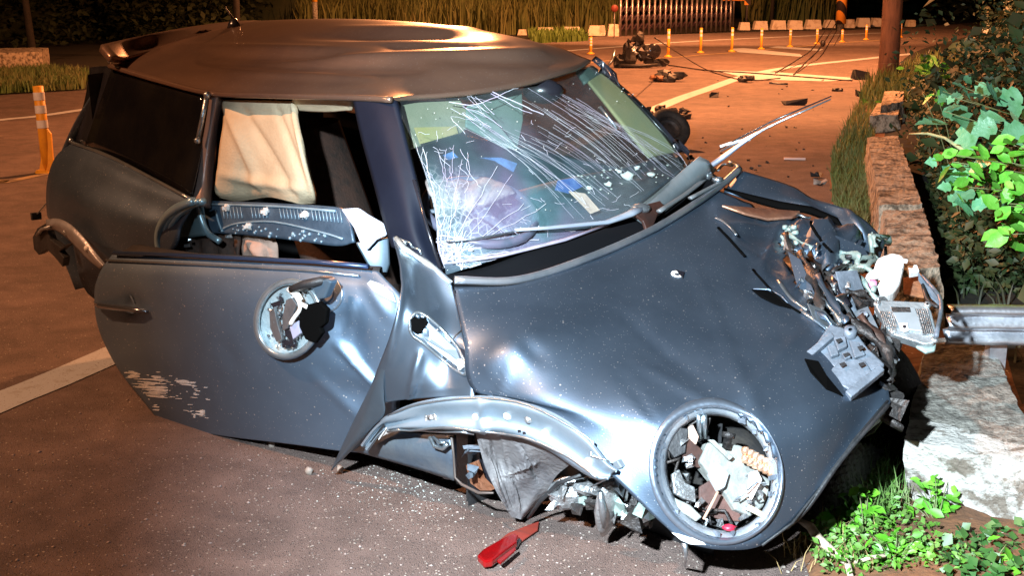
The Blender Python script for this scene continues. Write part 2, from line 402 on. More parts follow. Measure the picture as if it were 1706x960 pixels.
def ellipse(cx, cy, a, b, ang, n=32, t0=0, t1=2 * math.pi):
    c, s = math.cos(ang), math.sin(ang)
    return [(cx + a * math.cos(t) * c - b * math.sin(t) * s, cy + a * math.cos(t) * s + b * math.sin(t) * c) for t in np.linspace(t0, t1, n, endpoint=False)]

# ------------------------------------------------------------------ ground, road, markings (structure)
def sheet(name, poly, m, z=0.0):
    bm_v = [(p[0], p[1], z) for p in poly]
    from mathutils.geometry import tessellate_polygon
    tri = tessellate_polygon([[Vector(p) for p in bm_v]])
    return struct(mkobj(name, bm_v, [t if True else t for t in tri], m))
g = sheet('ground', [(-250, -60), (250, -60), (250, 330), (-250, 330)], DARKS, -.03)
right_edge = [(1400, 960), (1410, 870), (1450, 760), (1455, 560), (1440, 430), (1405, 335), (1405, 270), (1440, 190), (1500, 130), (1532, 85), (1650, 52)]
left_edge = [(1600, 40), (1480, 47), (1215, 54), (1030, 59), (900, 64), (640, 82), (400, 105), (140, 150), (0, 158), (-300, 176)]
rd = [G(*p)[:2] for p in right_edge] + [G(*p)[:2] for p in left_edge]
rd = [np.array([1.0, -3.0]), np.array([.9, 1.5])] + rd + [np.array([-16, 6]), np.array([-12, -3])]
sheet('road', rd, ASPH, 0.0)
def linepath(name, pts, w, m, z=.004):
    P = cr(np.array([G(x, y)[:2] for x, y in pts]), 6); L = []; Rr = []
    ws = np.interp(np.linspace(0, 1, len(P)), np.linspace(0, 1, len(w)), w) if hasattr(w, '__len__') else [w] * len(P)
    for i in range(len(P)):
        t = unit(P[min(i + 1, len(P) - 1)] - P[max(i - 1, 0)]); nrm = np.array([-t[1], t[0]])
        L.append(P[i] + nrm * ws[i] / 2); Rr.append(P[i] - nrm * ws[i] / 2)
    v = [(*p, z) for p in L] + [(*p, z) for p in Rr]; n = len(P)
    return struct(mkobj(name, v, [(i, i + 1, n + i + 1, n + i) for i in range(n - 1)], m))
linepath('edge_line_marking', [(-180, 748), (0, 671), (190, 591), (640, 388), (1100, 178), (1180, 148), (1252, 124), (1330, 110), (1430, 99), (1532, 88)], [.2, .2, .22, .24, .26, .3], LINE)
linepath('far_edge_line_marking', [(-200, 225), (0, 200), (137, 183), (520, 122), (1000, 80), (1200, 66), (1480, 54)], [.17, .17, .22, .3], LINE)
linepath('centre_line_marking', [(-120, 318), (0, 301), (84, 288), (560, 178), (985, 104), (1113, 96), (1170, 91), (1250, 85), (1403, 71), (1530, 63)], [.10, .10, .14, .2], LINEY)
for q in ([(1188, 117), (1300, 121), (1436, 131), (1380, 136), (1256, 133)], [(1218, 81), (1240, 80), (1332, 90), (1340, 95), (1230, 87)], [(1280, 79), (1296, 77), (1372, 82), (1366, 85)]):
    sheet('cross_marking', [G(*p)[:2] for p in q], LINE, .008)
# soil shoulder on the right, a bumpy sheet
ns, nt_ = 60, 26
SV = np.zeros((ns, nt_, 3))
edge = cr(np.array([[.85, 1.2]] + [G(*p)[:2] for p in right_edge]), 6)
ed_i = np.linspace(0, len(edge) - 1, ns)
for i, e in enumerate(ed_i):
    a = edge[int(e)] * (1 - e % 1) + edge[min(int(e) + 1, len(edge) - 1)] * (e % 1)
    for j in range(nt_):
        wv = -.12 + (j / (nt_ - 1)) ** 1.6 * 9
        x, y = a[0] + wv, a[1]; z = .012 + .05 * min(1, max(0, wv) * 2.5) * (noise.noise(Vector((x * 2.2, y * 2.2, 0))) + .5) + .03 * noise.noise(Vector((x * 8, y * 8, 3))) * min(1, max(0, wv) * 4)
        SV[i, j] = (x, y, z if j else -.02)
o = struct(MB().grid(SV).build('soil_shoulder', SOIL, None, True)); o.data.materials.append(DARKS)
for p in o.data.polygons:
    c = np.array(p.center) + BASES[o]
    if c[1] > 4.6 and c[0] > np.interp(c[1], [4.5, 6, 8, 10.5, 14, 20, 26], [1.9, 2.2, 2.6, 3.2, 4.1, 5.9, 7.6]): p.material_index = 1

# ------------------------------------------------------------------ the wrecked car
CB = C(1.85, 0, 0); CB = np.array([CB[0], CB[1], 0.0])
car = thing('wrecked_car', 'crushed dark blue-grey hatchback with its front corner torn open, deployed airbags and missing wheels', 'car', CB)
def LV(rows): return [[V(*p[:2], p[2], p[3]) if len(p) == 4 else V(p[0], p[1], 'lat', p[2]) for p in r] for r in rows]
# --- roof
RL = [.55, .46, .25, 0, -.28, -.55]
RP = [[(185, 107), (265, 131), (350, 152), (440, 156), (520, 158), (590, 160), (655, 163)],
 [(205, 95), (290, 112), (380, 124), (470, 132), (560, 136), (630, 142), (690, 160)],
 [(265, 74), (355, 80), (450, 84), (545, 90), (640, 98), (720, 115), (790, 153)],
 [(345, 52), (440, 50), (530, 52), (630, 58), (720, 70), (810, 92), (880, 138)],
 [(430, 34), (520, 31), (610, 32), (700, 38), (790, 50), (870, 70), (950, 117)],
 [(515, 42), (600, 42), (680, 44), (760, 50), (850, 62), (925, 77), (985, 100)]]
P = patch([[V(a, b, 'lat', l) for a, b in r] for r, l in zip(RP, RL)], 12, 10)
P = dent(P, [((330, 100), (700, 112), 9, -.022, 'g'), ((500, 60), (800, 60), 6, -.016, 'g'), ((300, 76), (640, 84), 6, .012, 'g'), ((430, 104), (900, 84), 6, .018, 'g'), ((400, 122), (620, 130), 6, .008, 'g'),
             ((560, 74), (840, 72), 5, .012, 'g'), ((350, 90), (560, 94), 5, -.014, 'g'), ((560, 46), (800, 48), 4, .012, 'g'), ((760, 100), (960, 100), 9, -.012, 'g')])
roofS = Surf(P); roof = panel('roof', P, ROOFP, car, .012)
mb = MB(); mb.tube([V(x, y, 'lat', .562) for x, y in cr(np.array([(183, 110), (265, 134), (350, 155), (440, 159), (590, 163), (652, 166)], float), 4)], .011, 6)
mb.build('roof_gutter_trim', ROOFP, car, True)
# spoiler behind the roof
P = patch(LV([[(168, 74, .60), (186, 92, .60), (200, 99, .56)], [(250, 56, .3), (250, 76, .32), (262, 82, .30)], [(330, 42, .0), (345, 55, .02), (352, 57, 0)], [(400, 34, -.3), (420, 40, -.3), (430, 42, -.3)], [(450, 34, -.55), (480, 40, -.55), (500, 46, -.55)]]), 8, 5)
panel('spoiler', P, ROOFP, car, .03)
# antenna on the roof
an = roofS.h(390, 44); an2 = an + np.array([-.035, 0, .085])
mb = MB(); mb.lathe(an - np.array([0, 0, .005]), [0, 0, 1], [(.0, 0), (.032, .0), (.026, .018), (.016, .038), (.0, .045)], 12); ant = mb.build('antenna', BLACKP, car, True)
MB().tube([an + np.array([0, 0, .03]), an2], [.006, .004], 6).build('antenna_stub', DARKM, ant, True)
# --- body behind: rear pillar, quarter, hatch, far side
P = patch(LV([[(150, 112, .46), (168, 110, .50), (188, 110, .545)], [(140, 170, .50), (150, 172, .56), (166, 176, .585)], [(120, 236, .56), (130, 240, .60), (142, 243, .635)]]), 8, 6)
panel('rear_pillar', P, BLACKP, car, .02)
QR = LV([[(120, 238, .60), (185, 262, .655), (255, 298, .69), (322, 333, .705)],
         [(92, 262, .64), (170, 285, .72), (240, 318, .74), (318, 347, .72)],
         [(78, 305, .68), (150, 335, .79), (225, 365, .80), (302, 376, .745)],
         [(78, 355, .70), (125, 378, .80), (190, 410, .82), (282, 420, .77)],
         [(84, 368, .66), (118, 380, .79), (155, 410, .82), (185, 442, .82)]])
P = patch(QR, 9, 10); P = dent(P, [((150, 300), (290, 360), 22, -.012, 'g'), ((120, 300), (160, 360), 20, .006, 'g')])
quarterS = Surf(P); panel('quarter_panel', P, PAINT, car, .006)
# lower body below the quarter, hidden behind the open door but real
P = patch([[C(.0, .70, .60), C(.5, .80, .60), C(1.0, .80, .58), C(1.6, .76, .60)], [C(.02, .68, .3), C(.3, .55, .32), C(1.0, .77, .28), C(1.6, .74, .27)], [C(.1, .6, .2), C(.3, .5, .2), C(1.0, .7, .17), C(1.6, .7, .17)]], 5, 6)
panel('sill', P, PAINT, car, .01)
mb = MB(); mb.tube([quarterS.h(x, y, .006) for x, y in cr(np.array([(124, 238), (185, 263), (255, 299), (318, 332)], float), 5)], .0075, 6)
mb.build('belt_trim', GALV, car, True)
# quarter window
P = patch(LV([[(186, 114, .55), (265, 138, .552), (342, 160, .555)], [(164, 176, .585), (245, 205, .59), (336, 240, .60)], [(142, 240, .635), (232, 280, .66), (318, 328, .69)]]), 6, 6)
panel('quarter_window', P, TINT, car, .006)
mb = MB()
mb.tube([V(*p) for p in ((345, 158, 'lat', .575), (330, 232, 'lat', .62))], .010, 6); mb.blob(V(345, 158, 'lat', .58), .014); mb.blob(V(329, 234, 'lat', .63), .013)
mb.build('pillar_trim_clip', GALV, car, True)
# tailgate and far flank
P = patch([[C(.15, y, 1.28) for y in (.50, .2, -.2, -.50)], [C(-.12, y * 1.15, .95) for y in (.52, .2, -.2, -.52)], [C(-.2, y * 1.2, .62) for y in (.58, .2, -.2, -.58)], [C(-.1, y * 1.2, .25) for y in (.55, .2, -.2, -.55)]], 6, 4)
panel('tailgate', P, PAINT, car, .01)
P = patch([[C(.1, -.57, 1.3), C(1, -.57, 1.36), C(1.9, -.57, 1.36)], [C(-.05, -.68, .93), C(1, -.71, .93), C(2.36, -.68, .97)]], 3, 6)
panel('far_side_window', P, SMOKED, car, .005)
for xa, xb, w in ((.12, .0, .12), (1.02, 1.0, .05)): MB().prism([C(xa, -.555, 1.36), C(xa + w, -.555, 1.37), C(xb + w, -.67, .92), C(xb, -.67, .92)], C(0, 0, 0) - C(0, .03, 0)).build('far_side_pillar', BLACKP, car)
P = patch([[C(-.05, -.68, .93), C(1, -.72, .93), C(2.4, -.70, .97)], [C(-.1, -.78, .6), C(1, -.80, .6), C(2.4, -.80, .65)], [C(.1, -.74, .2), C(1, -.74, .2), C(2.4, -.74, .25)]], 6, 6)
panel('far_flank', P, PAINT, car, .01)
# --- cabin interior
mb = MB()
mb.grid([[C(x, y, z) for x in (.1, 1.2, 2.4)] for y, z in ((.68, .25), (-.66, .25))]); mb.grid([[C(x, -.60, .88) if k else C(x, -.64, .3) for x in (.1, 1.1, 2.4)] for k in (0, 1)])
mb.grid([[C(.12, y, z) for y in (.6, -.6)] for z in (.25, 1.25)]); mb.grid([[C(2.52, y, z) for y in (.66, -.66)] for z in (.2, .84)])
mb.build('cabin_lining', LINING, car)
def seat(lat):
    P = [[C(1.05 + .35 * t + (.10 * math.cos(a)), lat + .19 * math.sin(a), 1.12 - .62 * t + 0 * a) for a in np.linspace(0, 2 * math.pi, 14, endpoint=False)] for t in np.linspace(0, 1, 7)]
    mb = MB().grid(P, True); mb.blob(C(1.0, lat, 1.16), .12, 3, (.6, .9, .7), 10, .05)
    mb.blob(C(1.62, lat, .46), .27, 4, (1, .95, .42), 12, .05)
    return mb.build('front_seat', BROWNCL, car, True)
seat(.20); seat(-.32)
# curtain airbag hanging in the side opening
rows = []
for t, (l, r_) in zip(np.linspace(0, 1, 6), [((372, 166), (488, 168)), ((372, 200), (494, 205)), ((366, 240), (506, 242)), ((362, 280), (516, 282)), ((358, 318), (524, 320)), ((366, 330), (527, 338))]):
    rows.append([V(l[0] + (r_[0] - l[0]) * s, l[1] + (r_[1] - l[1]) * s + (5 * math.sin(s * 9) * t), 'lat', .50 + .06 * math.sin(t * 2.6) + .035 * math.sin(s * 8 + t * 2.2) * t) for s in np.linspace(0, 1, 7)])
P = patch(rows, 8, 6)
P = dent(P, [((375, 175), (440, 318), 8, .022, 'g'), ((402, 180), (490, 330), 7, -.020, 'g'), ((490, 175), (524, 330), 6, .022, 'g'), ((372, 190), (490, 186), 4, -.008, 'g'), ((370, 290), (500, 316), 8, .018, 'g'), ((430, 230), (470, 300), 6, .010, 'r'), ((460, 180), (505, 300), 5, -.014, 'g')])
panel('curtain_airbag', P, CREAM, car, .02)
P = patch(LV([[(488, 163, .53), (540, 164, .53), (588, 166, .53)], [(486, 172, .50), (540, 176, .50), (586, 174, .50)], [(484, 184, .48), (540, 187, .48), (586, 184, .48)]]), 5, 5)
panel('folded_airbag_edge', P, CREAM, car, .02)
# B pillar
P = patch(LV([[(350, 156, .55), (362, 158, .545), (372, 166, .50)], [(340, 220, .585), (352, 224, .57), (362, 230, .52)], [(326, 300, .64), (342, 304, .62), (356, 310, .56)], [(318, 338, .69), (338, 342, .67), (352, 348, .60)]]), 7, 5)
panel('door_pillar', P, mat('pillar_brown_grey', (.22, .17, .16), .4, .4, (.28, .2, .17), 8, .1, 60), car, .02)
# door aperture flange, curling down and forward under the window opening
mb = MB()
for k, (off, rr) in enumerate(((0, .016), (9, .010), (17, .013))):
    mb.tube([V(x + off, y, 'lat', .775 - k * .012) for x, y in cr(np.array([(322, 335), (292, 348), (272, 368), (264, 395), (268, 430)], float), 5)], rr, 7)
mb.tube([V(x, y, 'lat', .66) for x, y in cr(np.array([(330, 330), (334, 360), (346, 388), (366, 402)], float), 5)], .013, 7)
mb.build('aperture_flange', mat('teal_grey_paint', (.34, .50, .58), .35, .6, (.26, .40, .48), 6, .05, 60), car, True)
P = patch(LV([[(266, 362, .66), (300, 346, .67), (336, 338, .67)], [(268, 380, .65), (300, 370, .65), (340, 366, .65)], [(268, 400, .64), (300, 398, .64), (346, 392, .64)]]), 5, 5)
panel('aperture_panel', P, mat('teal_dark_paint', (.22, .36, .42), .45, .5, (.28, .44, .50), 6), car, .008)
# inner panel seen through the opening (ribbed plastic with pale clips)
TOPC = [(332, 334), (400, 336), (470, 339), (540, 343), (570, 348), (582, 362)]; BOTC = [(346, 388), (400, 391), (450, 396), (500, 402), (560, 410), (588, 404)]
IP = patch([[V(*p, 'lat', .58) for p in TOPC], [V((a[0] + b[0]) / 2, (a[1] + b[1]) / 2, 'lat', .60) for a, b in zip(TOPC, BOTC)], [V(*p, 'lat', .61) for p in BOTC]], 6, 8)
ipS = Surf(IP); panel('inner_door_panel', IP, mat('blue_grey_plastic', (.06, .10, .15), .38, .3, (.09, .14, .20), 12, .2, 90), car, .012)
mb = MB()
for i in range(34):
    s = i / 33; x = 372 + s * 196
    if 13 <= i <= 15 or i in (6, 7, 24): continue
    y0 = 344 + s * 8; mb.tube([ipS.h(x, y0, .003), ipS.h(x + 3, y0 + 20 - 4 * math.sin(s * 3), .003)], .0022, 4)
tubeon(mb, ipS, [(340, 340), (460, 344), (560, 352)], .005, .003)
tubeon(mb, ipS, [(366, 384), (398, 372), (460, 370), (540, 388), (572, 398)], .004, .003)
tubeon(mb, ipS, [(360, 350), (366, 372), (372, 386)], .004, .003)
for i in range(40):
    x, y = rnd.uniform(385, 565), 0; y = 374 + (x - 385) * .09 + rnd.uniform(0, 16); mb.blob(ipS.h(x, y, .002), rnd.uniform(.003, .007), i, n=6)
mb.build('panel_rib', mat('pale_blue_plastic', (.30, .42, .50), .35, .2, (.2, .3, .38), 10), car, True)
for x, y in ((382, 346), (446, 352), (512, 358), (418, 377)):
    mb = MB(); mb.blob(ipS.h(x, y, .008), .014, x, n=8, amp=.5); mb.box(ipS.h(x - 3, y + 1, .006), .03, .012, .012, rz(.4)); mb.build('panel_clip', WHITEPL, car)
# pale torn piece and hinge area beside the windscreen pillar
mb = MB()
pc = V(605, 372, 'lat', .69); nn = unit(CAMP - pc)
mb.prism([onplane(x, y, pc, nn) for x, y in ((568, 348), (598, 346), (615, 358), (640, 372), (646, 392), (628, 400), (612, 418), (600, 404), (590, 380))], -nn * .03)
mb.build('torn_white_bracket', mat('pale_lilac_plastic', (.62, .64, .74), .4, 0, (.5, .54, .66), 14, .3, 40), car, True, bevel=.008)
mb = MB(); pc = V(625, 430, 'lat', .66)
mb.prism([onplane(x, y, pc, nn) for x, y in ((592, 404), (622, 398), (648, 396), (650, 440), (640, 470), (618, 452))], -nn * .02)
mb.build('hinge_pillar', mat('blue_grey_shell', (.10, .15, .19), .4, .7, (.15, .2, .25), 6), car, True, bevel=.006)
# cloth and clutter in the gap above the door
rows = LV([[(248, 396, .60), (300, 388, .60), (350, 392, .58), (400, 390, .56)], [(244, 412, .64), (300, 402, .64), (350, 404, .6), (402, 400, .58)], [(250, 440, .66), (300, 440, .66), (350, 440, .62), (400, 440, .6)]])
P = patch(rows, 6, 8); P = dent(P, [((x, 390), (x + 6, 440), 5, .02 * (-1) ** i, 'g') for i, x in enumerate(range(256, 400, 14))])
panel('seat_side_cloth', P, BROWNCL, car, .01)
rows = LV([[(402, 396, .54), (432, 390, .54), (456, 392, .53)], [(400, 410, .57), (430, 404, .59), (462, 408, .55)], [(404, 436, .58), (432, 432, .60), (464, 436, .55)]])
P = patch(rows, 6, 8); P = dent(P, [((410, 395), (440, 436), 6, .02, 'g'), ((440, 392), (448, 436), 4, -.015, 'g')]); panel('side_airbag', P, PINKCL, car, .012)
for x, y, w in ((257, 411, 7), (312, 409, 9), (316, 400, 6), (380, 394, 12)):
    MB().box(V(x, y, 'lat', .68), w * .0022, .006, .01, rz(rnd.uniform(0, 1)), .002).build('buckle_fragment', GALV, car)
# --- near windscreen pillar
P = patch(LV([[(586, 160, .56), (620, 162, .56), (656, 166, .55)], [(600, 225, .60), (640, 228, .605), (675, 232, .58)], [(620, 300, .64), (662, 305, .65), (696, 312, .62)], [(640, 375, .68), (684, 385, .69), (716, 395, .64)], [(652, 412, .70), (700, 428, .70), (738, 452, .655)]]), 8, 6)
pillS = Surf(P); panel('windscreen_pillar', P, mat('pillar_paint', (.005, .007, .015), .6, 0, (.007, .010, .02), 4, .03, 100, spec=.2), car, .03)
# far windscreen pillar
P = patch(LV([[(985, 100, -.555), (1002, 112, -.56), (1014, 124, -.60)], [(1062, 165, -.60), (1066, 175, -.61), (1072, 182, -.64)], [(1118, 225, -.64), (1124, 232, -.66), (1130, 238, -.68)], [(1132, 248, -.68), (1142, 256, -.70), (1152, 268, -.72)]]), 8, 4)
panel('far_windscreen_pillar', P, BLACKP, car, .025)
# --- windscreen glass
WT = [(655, 167, .54), (740, 160, .33), (830, 148, .1), (910, 132, -.2), (985, 106, -.55)]
WB = [(742, 458, .63), (850, 428, .4), (960, 398, .1), (1060, 352, -.2), (1145, 280, -.62)]
tw, bw = np.array([V(a, b, 'lat', c) for a, b, c in WT]), np.array([V(a, b, 'lat', c) for a, b, c in WB])
nw = unit(np.cross(bw[2] - tw[2], tw[3] - tw[1])); nw = nw if nw @ (CAMP - tw[2]) > 0 else -nw
P = patch([tw + (bw - tw) * t + nw * .045 * math.sin(math.pi * t) + np.outer(np.array([0, .02, .03, .02, 0]), nw) for t in (0, .25, .5, .75, 1)], 10, 12)
P = dent(P, [((800, 300), (960, 340), 60, -.012, 'g'), ((720, 420), (720, 420), 40, -.03, 'g')])
winS = Surf(P)
gl = panel('windscreen', P, GLASS, car, .004)
def craze(m, cpos, radius, col1, col2):
    """crazed laminated glass: whitened cell edges round the blow, and a milky bloom tinted as reflected haze"""
    nt = m.node_tree; out = [n for n in nt.nodes if n.type == 'OUTPUT_MATERIAL'][0]; prev = out.inputs[0].links[0].from_socket
    geo = nt.nodes.new('ShaderNodeNewGeometry')
    def M(op, a, b=None, c=None):
        n = nt.nodes.new('ShaderNodeMath'); n.operation = op; n.use_clamp = op == 'MULTIPLY_ADD'
        for k, q in enumerate((a, b, c)):
            if q is None: continue
            if hasattr(q, 'links') or hasattr(q, 'is_linked'): nt.links.new(q, n.inputs[k])
            else: n.inputs[k].default_value = q
        return n.outputs[0]
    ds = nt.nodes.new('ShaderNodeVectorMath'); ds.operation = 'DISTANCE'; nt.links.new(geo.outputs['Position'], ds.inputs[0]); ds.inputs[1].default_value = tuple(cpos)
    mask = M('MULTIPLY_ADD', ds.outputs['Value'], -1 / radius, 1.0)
    nz = nt.nodes.new('ShaderNodeTexNoise'); nz.inputs['Scale'].default_value = 6; nz.inputs['Detail'].default_value = 6; nt.links.new(geo.outputs['Position'], nz.inputs['Vector'])
    wv = nt.nodes.new('ShaderNodeVectorMath'); wv.operation = 'MULTIPLY_ADD'; nt.links.new(nz.outputs['Color'], wv.inputs[0]); wv.inputs[1].default_value = (.045, .045, .045); nt.links.new(geo.outputs['Position'], wv.inputs[2])
    dsb = nt.nodes.new('ShaderNodeVectorMath'); dsb.operation = 'DISTANCE'; nt.links.new(geo.outputs['Position'], dsb.inputs[0]); dsb.inputs[1].default_value = tuple(winS.h(738, 432)); maskb = M('MULTIPLY_ADD', dsb.outputs['Value'], -1 / .34, 1.0)
    facs = []
    for sc, wd in ((34, .030), (85, .045)):
        v = nt.nodes.new('ShaderNodeTexVoronoi'); v.feature = 'DISTANCE_TO_EDGE'; v.inputs['Scale'].default_value = sc; nt.links.new(wv.outputs[0], v.inputs['Vector'])
        e = M('LESS_THAN', v.outputs['Distance'], wd); facs.append(M('MULTIPLY', e, M('MULTIPLY', maskb, .34 if sc == 34 else .20)))
    edge = M('MAXIMUM', facs[0], M('MULTIPLY', facs[1], maskb))
    edge = M('MULTIPLY', edge, M('GREATER_THAN', nz.outputs['Fac'], .47))
    milk_haze = M('MULTIPLY', M('MULTIPLY', mask, nz.outputs['Fac']), .32)
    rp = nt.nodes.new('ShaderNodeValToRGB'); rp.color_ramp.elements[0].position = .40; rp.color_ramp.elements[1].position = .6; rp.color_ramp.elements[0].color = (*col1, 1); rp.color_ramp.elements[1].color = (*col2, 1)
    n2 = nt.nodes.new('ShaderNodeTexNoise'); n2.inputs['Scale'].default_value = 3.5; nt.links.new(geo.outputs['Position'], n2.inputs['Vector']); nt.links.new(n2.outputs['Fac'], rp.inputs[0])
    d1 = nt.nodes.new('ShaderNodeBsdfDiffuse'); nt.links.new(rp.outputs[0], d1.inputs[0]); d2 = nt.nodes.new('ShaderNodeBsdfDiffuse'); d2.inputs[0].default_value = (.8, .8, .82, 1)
    m1 = nt.nodes.new('ShaderNodeMixShader'); m2 = nt.nodes.new('ShaderNodeMixShader')
    nt.links.new(milk_haze, m1.inputs[0]); nt.links.new(prev, m1.inputs[1]); nt.links.new(d1.outputs[0], m1.inputs[2])
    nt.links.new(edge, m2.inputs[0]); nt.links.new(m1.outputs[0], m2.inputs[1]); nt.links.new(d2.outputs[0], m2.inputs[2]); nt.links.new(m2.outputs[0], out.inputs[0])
craze(GLASS, winS.h(850, 410), .50, (.18, .40, .46), (.46, .36, .62))  # teal and violet tint puts the reflected haze into the glass colour
# olive and teal shapes behind the glass
def behind(x, y, d): 
    p = winS.h(x, y); return p + unit(p - CAMP) * d
def inner(name, polyg, d, m, th=.012, bev=.004):
    p0 = behind(sum(p[0] for p in polyg) / len(polyg), sum(p[1] for p in polyg) / len(polyg), d); n = unit(nw * .7 + unit(CAMP - p0) * .3)
    return MB().prism([onplane(x, y, p0, n) for x, y in polyg], -n * th).build(name, m, car, False, bevel=bev)
inner('sun_visor', [(652, 178), (700, 168), (765, 164), (777, 180), (780, 212), (768, 222), (672, 252)], .09, HEADL)
inner('roof_lining', [(765, 162), (850, 148), (870, 150), (872, 200), (862, 250), (846, 232), (800, 170)], .16, TEALT)
inner('second_sun_visor', [(778, 176), (800, 172), (866, 248), (842, 246), (776, 210)], .10, mat('pale_teal_visor', (.13, .19, .17), .6, 0, (.17, .22, .19), 6), .012)
inner('visor_mirror_flap', [(690, 212), (760, 210), (764, 222), (700, 240)], .085, mat('yellow_green_flap', (.24, .21, .07), .7, 0, (.30, .22, .10), 12), .004, .001)
mb = MB(); mb.blob(behind(905, 152, .05), .055, 2, (1.3, .8, .8), 14, .05); mb.tube([behind(890, 138, .02), behind(905, 150, .05)], .012, 6)
mb.build('rear_view_mirror', BLACKP, car, True)
# pale band along the far glass edge: reflection built as an olive panel
BL = [(966, 118), (1000, 160), (1040, 210), (1082, 262)]; BR = [(988, 108), (1036, 148), (1088, 202), (1134, 250)]
P = patch([[behind(*p, .05) for p in BL], [behind((a[0] + b[0]) / 2, (a[1] + b[1]) / 2, .03) for a, b in zip(BL, BR)], [behind(*p, .015) for p in BR]], 5, 8)
panel('far_glass_reflection', P, mat('olive_reflection', (.27, .25, .12), .7, 0, (.20, .23, .13), 4), car, .01)
P = patch([[behind(*p, .046) for p in ((960, 118), (966, 126), (974, 138))], [behind(*p, .01) for p in ((988, 107), (994, 113), (1002, 121))]], 3, 3)
panel('reflection_upper_end', P, TEALT, car, .01)
MB().tube([behind(1000, 178, .0), behind(1028, 214, .0)], [.008, .004], 6).build('grab_clip', GALV, car, True)
# dashboard and the things on it
DT = LV([[(690, 330, 'z', .86), (830, 318, 'z', .90), (960, 292, 'z', .92), (1060, 262, 'z', .94), (1130, 240, 'z', .96)]])[0]
P = patch([[behind(x, y, d) for x, y in r] for r, d in (([(690, 335), (790, 330), (890, 312), (990, 290), (1090, 262)], .34), ([(705, 385), (800, 375), (900, 352), (1010, 318), (1115, 270)], .20), ([(728, 440), (840, 415), (950, 388), (1050, 345), (1135, 282)], .05))], 8, 8)
P = dent(P, [((880, 330), (1000, 300), 16, .02, 'g'), ((760, 380), (860, 370), 14, -.02, 'g'), ((1020, 300), (1080, 280), 12, -.015, 'g')])
dashS = Surf(P); panel('dashboard', P, DASH, car, .02)
# steering wheel lying against the glass
c0 = behind(800, 352, .12); ax = unit(nw * .55 + np.array([-.15, -.1, .6])); a1 = unit(np.cross(ax, [0, 1, .2])); a2 = np.cross(ax, a1)
sw = MB(); sw.tube([c0 + .18 * (math.cos(t) * a1 + math.sin(t) * a2) for t in np.linspace(0, 2 * math.pi, 40)], .015, 8, False)
wheel = sw.build('steering_wheel', mat('blue_grey_rim', (.08, .10, .14), .35, .2, (.16, .14, .20), 9), car, True)
mb = MB()
for t in (.3, 2.4, 4.5): mb.tube([c0, c0 + .17 * (math.cos(t) * a1 + math.sin(t) * a2)], [.03, .012], 6, flat=.5)
mb.build('steering_wheel_spoke', GREYPL, wheel, True)
rows = [[behind(x, y, d) for x, y, d in r] for r in ([(694, 305, .16), (735, 298, .18), (780, 300, .18), (815, 296, .18), (850, 310, .16)], [(700, 325, .09), (740, 318, .08), (784, 316, .08), (822, 312, .08), (858, 320, .10)], [(712, 348, .08), (745, 345, .06), (786, 342, .06), (815, 336, .07), (850, 326, .10)], [(722, 360, .10), (748, 362, .10), (780, 355, .10), (800, 350, .1), (840, 332, .12)])]
P = patch(rows, 8, 8); P = dent(P, [((a, 300), (b, 356), 5, .012 * (-1) ** i, 'g') for i, (a, b) in enumerate(((705, 735), (720, 742), (735, 750), (750, 755), (766, 760), (785, 768), (806, 778), (826, 790)))])
panel('driver_airbag', P, AIRBAG, car, .012)
for poly, d, mm in (([(738, 258), (754, 252), (764, 262), (748, 266)], .14, BLUEGL), ([(800, 262), (835, 262), (862, 272), (856, 286), (826, 268)], .12, BLUEGL), ([(930, 300), (955, 296), (972, 310), (948, 322), (925, 316)], .10, mat('vivid_blue_glint', (.02, .05, .24), .35, 0, (.10, .16, .38), 20)), ([(948, 318), (975, 322), (1000, 350), (985, 356)], .05, PINKCL)):
    inner('glint_and_cloth_sheet', poly, d, mm, .006, .001)  # blue sheets stand in for glints in the glass; the pink one is cloth
for x, y, r_ in ((1045, 298, .022), (1085, 296, .013), (1012, 312, .012), (980, 318, .010), (1060, 284, .01), (1095, 262, .018), (1030, 290, .009)):
    mb = MB(); p = dashS.h(x, y, .012); mb.blob(p, r_, x, (1.2, 1, .7), 9, .6); mb.build('glass_chunk', WHITEPL, car, True)
mb = MB()
for i in range(40):
    x = rnd.uniform(940, 1120); y = 318 - (x - 940) * .22 + rnd.uniform(-22, 22); mb.blob(dashS.h(x, y, .006), rnd.uniform(.002, .006), i, (1, 1, .6), 5, .5)
stuff(mb.build('glass_crumb', GRIT, car))
# cracks in the glass
mb = MB()
def crack(pts, r=.0011, jag=2.0, sub=5, off=.003):
    p = cr(np.array(pts, float), sub) if len(pts) > 1 else pts
    p = [(x + rnd.uniform(-jag, jag), y + rnd.uniform(-jag, jag)) for x, y in p]
    mb.tube([winS.h(x, y, off) for x, y in p], r, 4, False)
for i in range(58):      # long sweeping bundle from the top edge down to the right
    s = i / 25; x0, y0 = 752 + 90 * s + rnd.uniform(-6, 6), 178 + 34 * math.sin(s * 3) + rnd.uniform(-10, 14)
    x1, y1 = 958 + 96 * s + rnd.uniform(-12, 12), 362 - 34 * s + rnd.uniform(-10, 10)
    a = rnd.uniform(0, .35); b = rnd.uniform(.65, 1)
    f = lambda t: (x0 + (x1 - x0) * t + 9 * math.sin(math.pi * t), y0 + (y1 - y0) * t - 9 * math.sin(math.pi * t))
    crack([f(a), f((a + b) / 2), f(b)], rnd.uniform(.0002, .00038), .6, 5)
for i in range(16):
    x0, y0 = rnd.uniform(745, 800), rnd.uniform(160, 200); crack([(x0, y0), (x0 + rnd.uniform(15, 45), y0 + rnd.uniform(5, 30))], rnd.uniform(.0004, .0008), 1)
crack([(815, 152), (860, 172), (905, 192)], .0016, .8); crack([(818, 156), (856, 178), (885, 190)], .001, .8); crack([(748, 170), (790, 176), (850, 152), (868, 146)], .0016, 1)
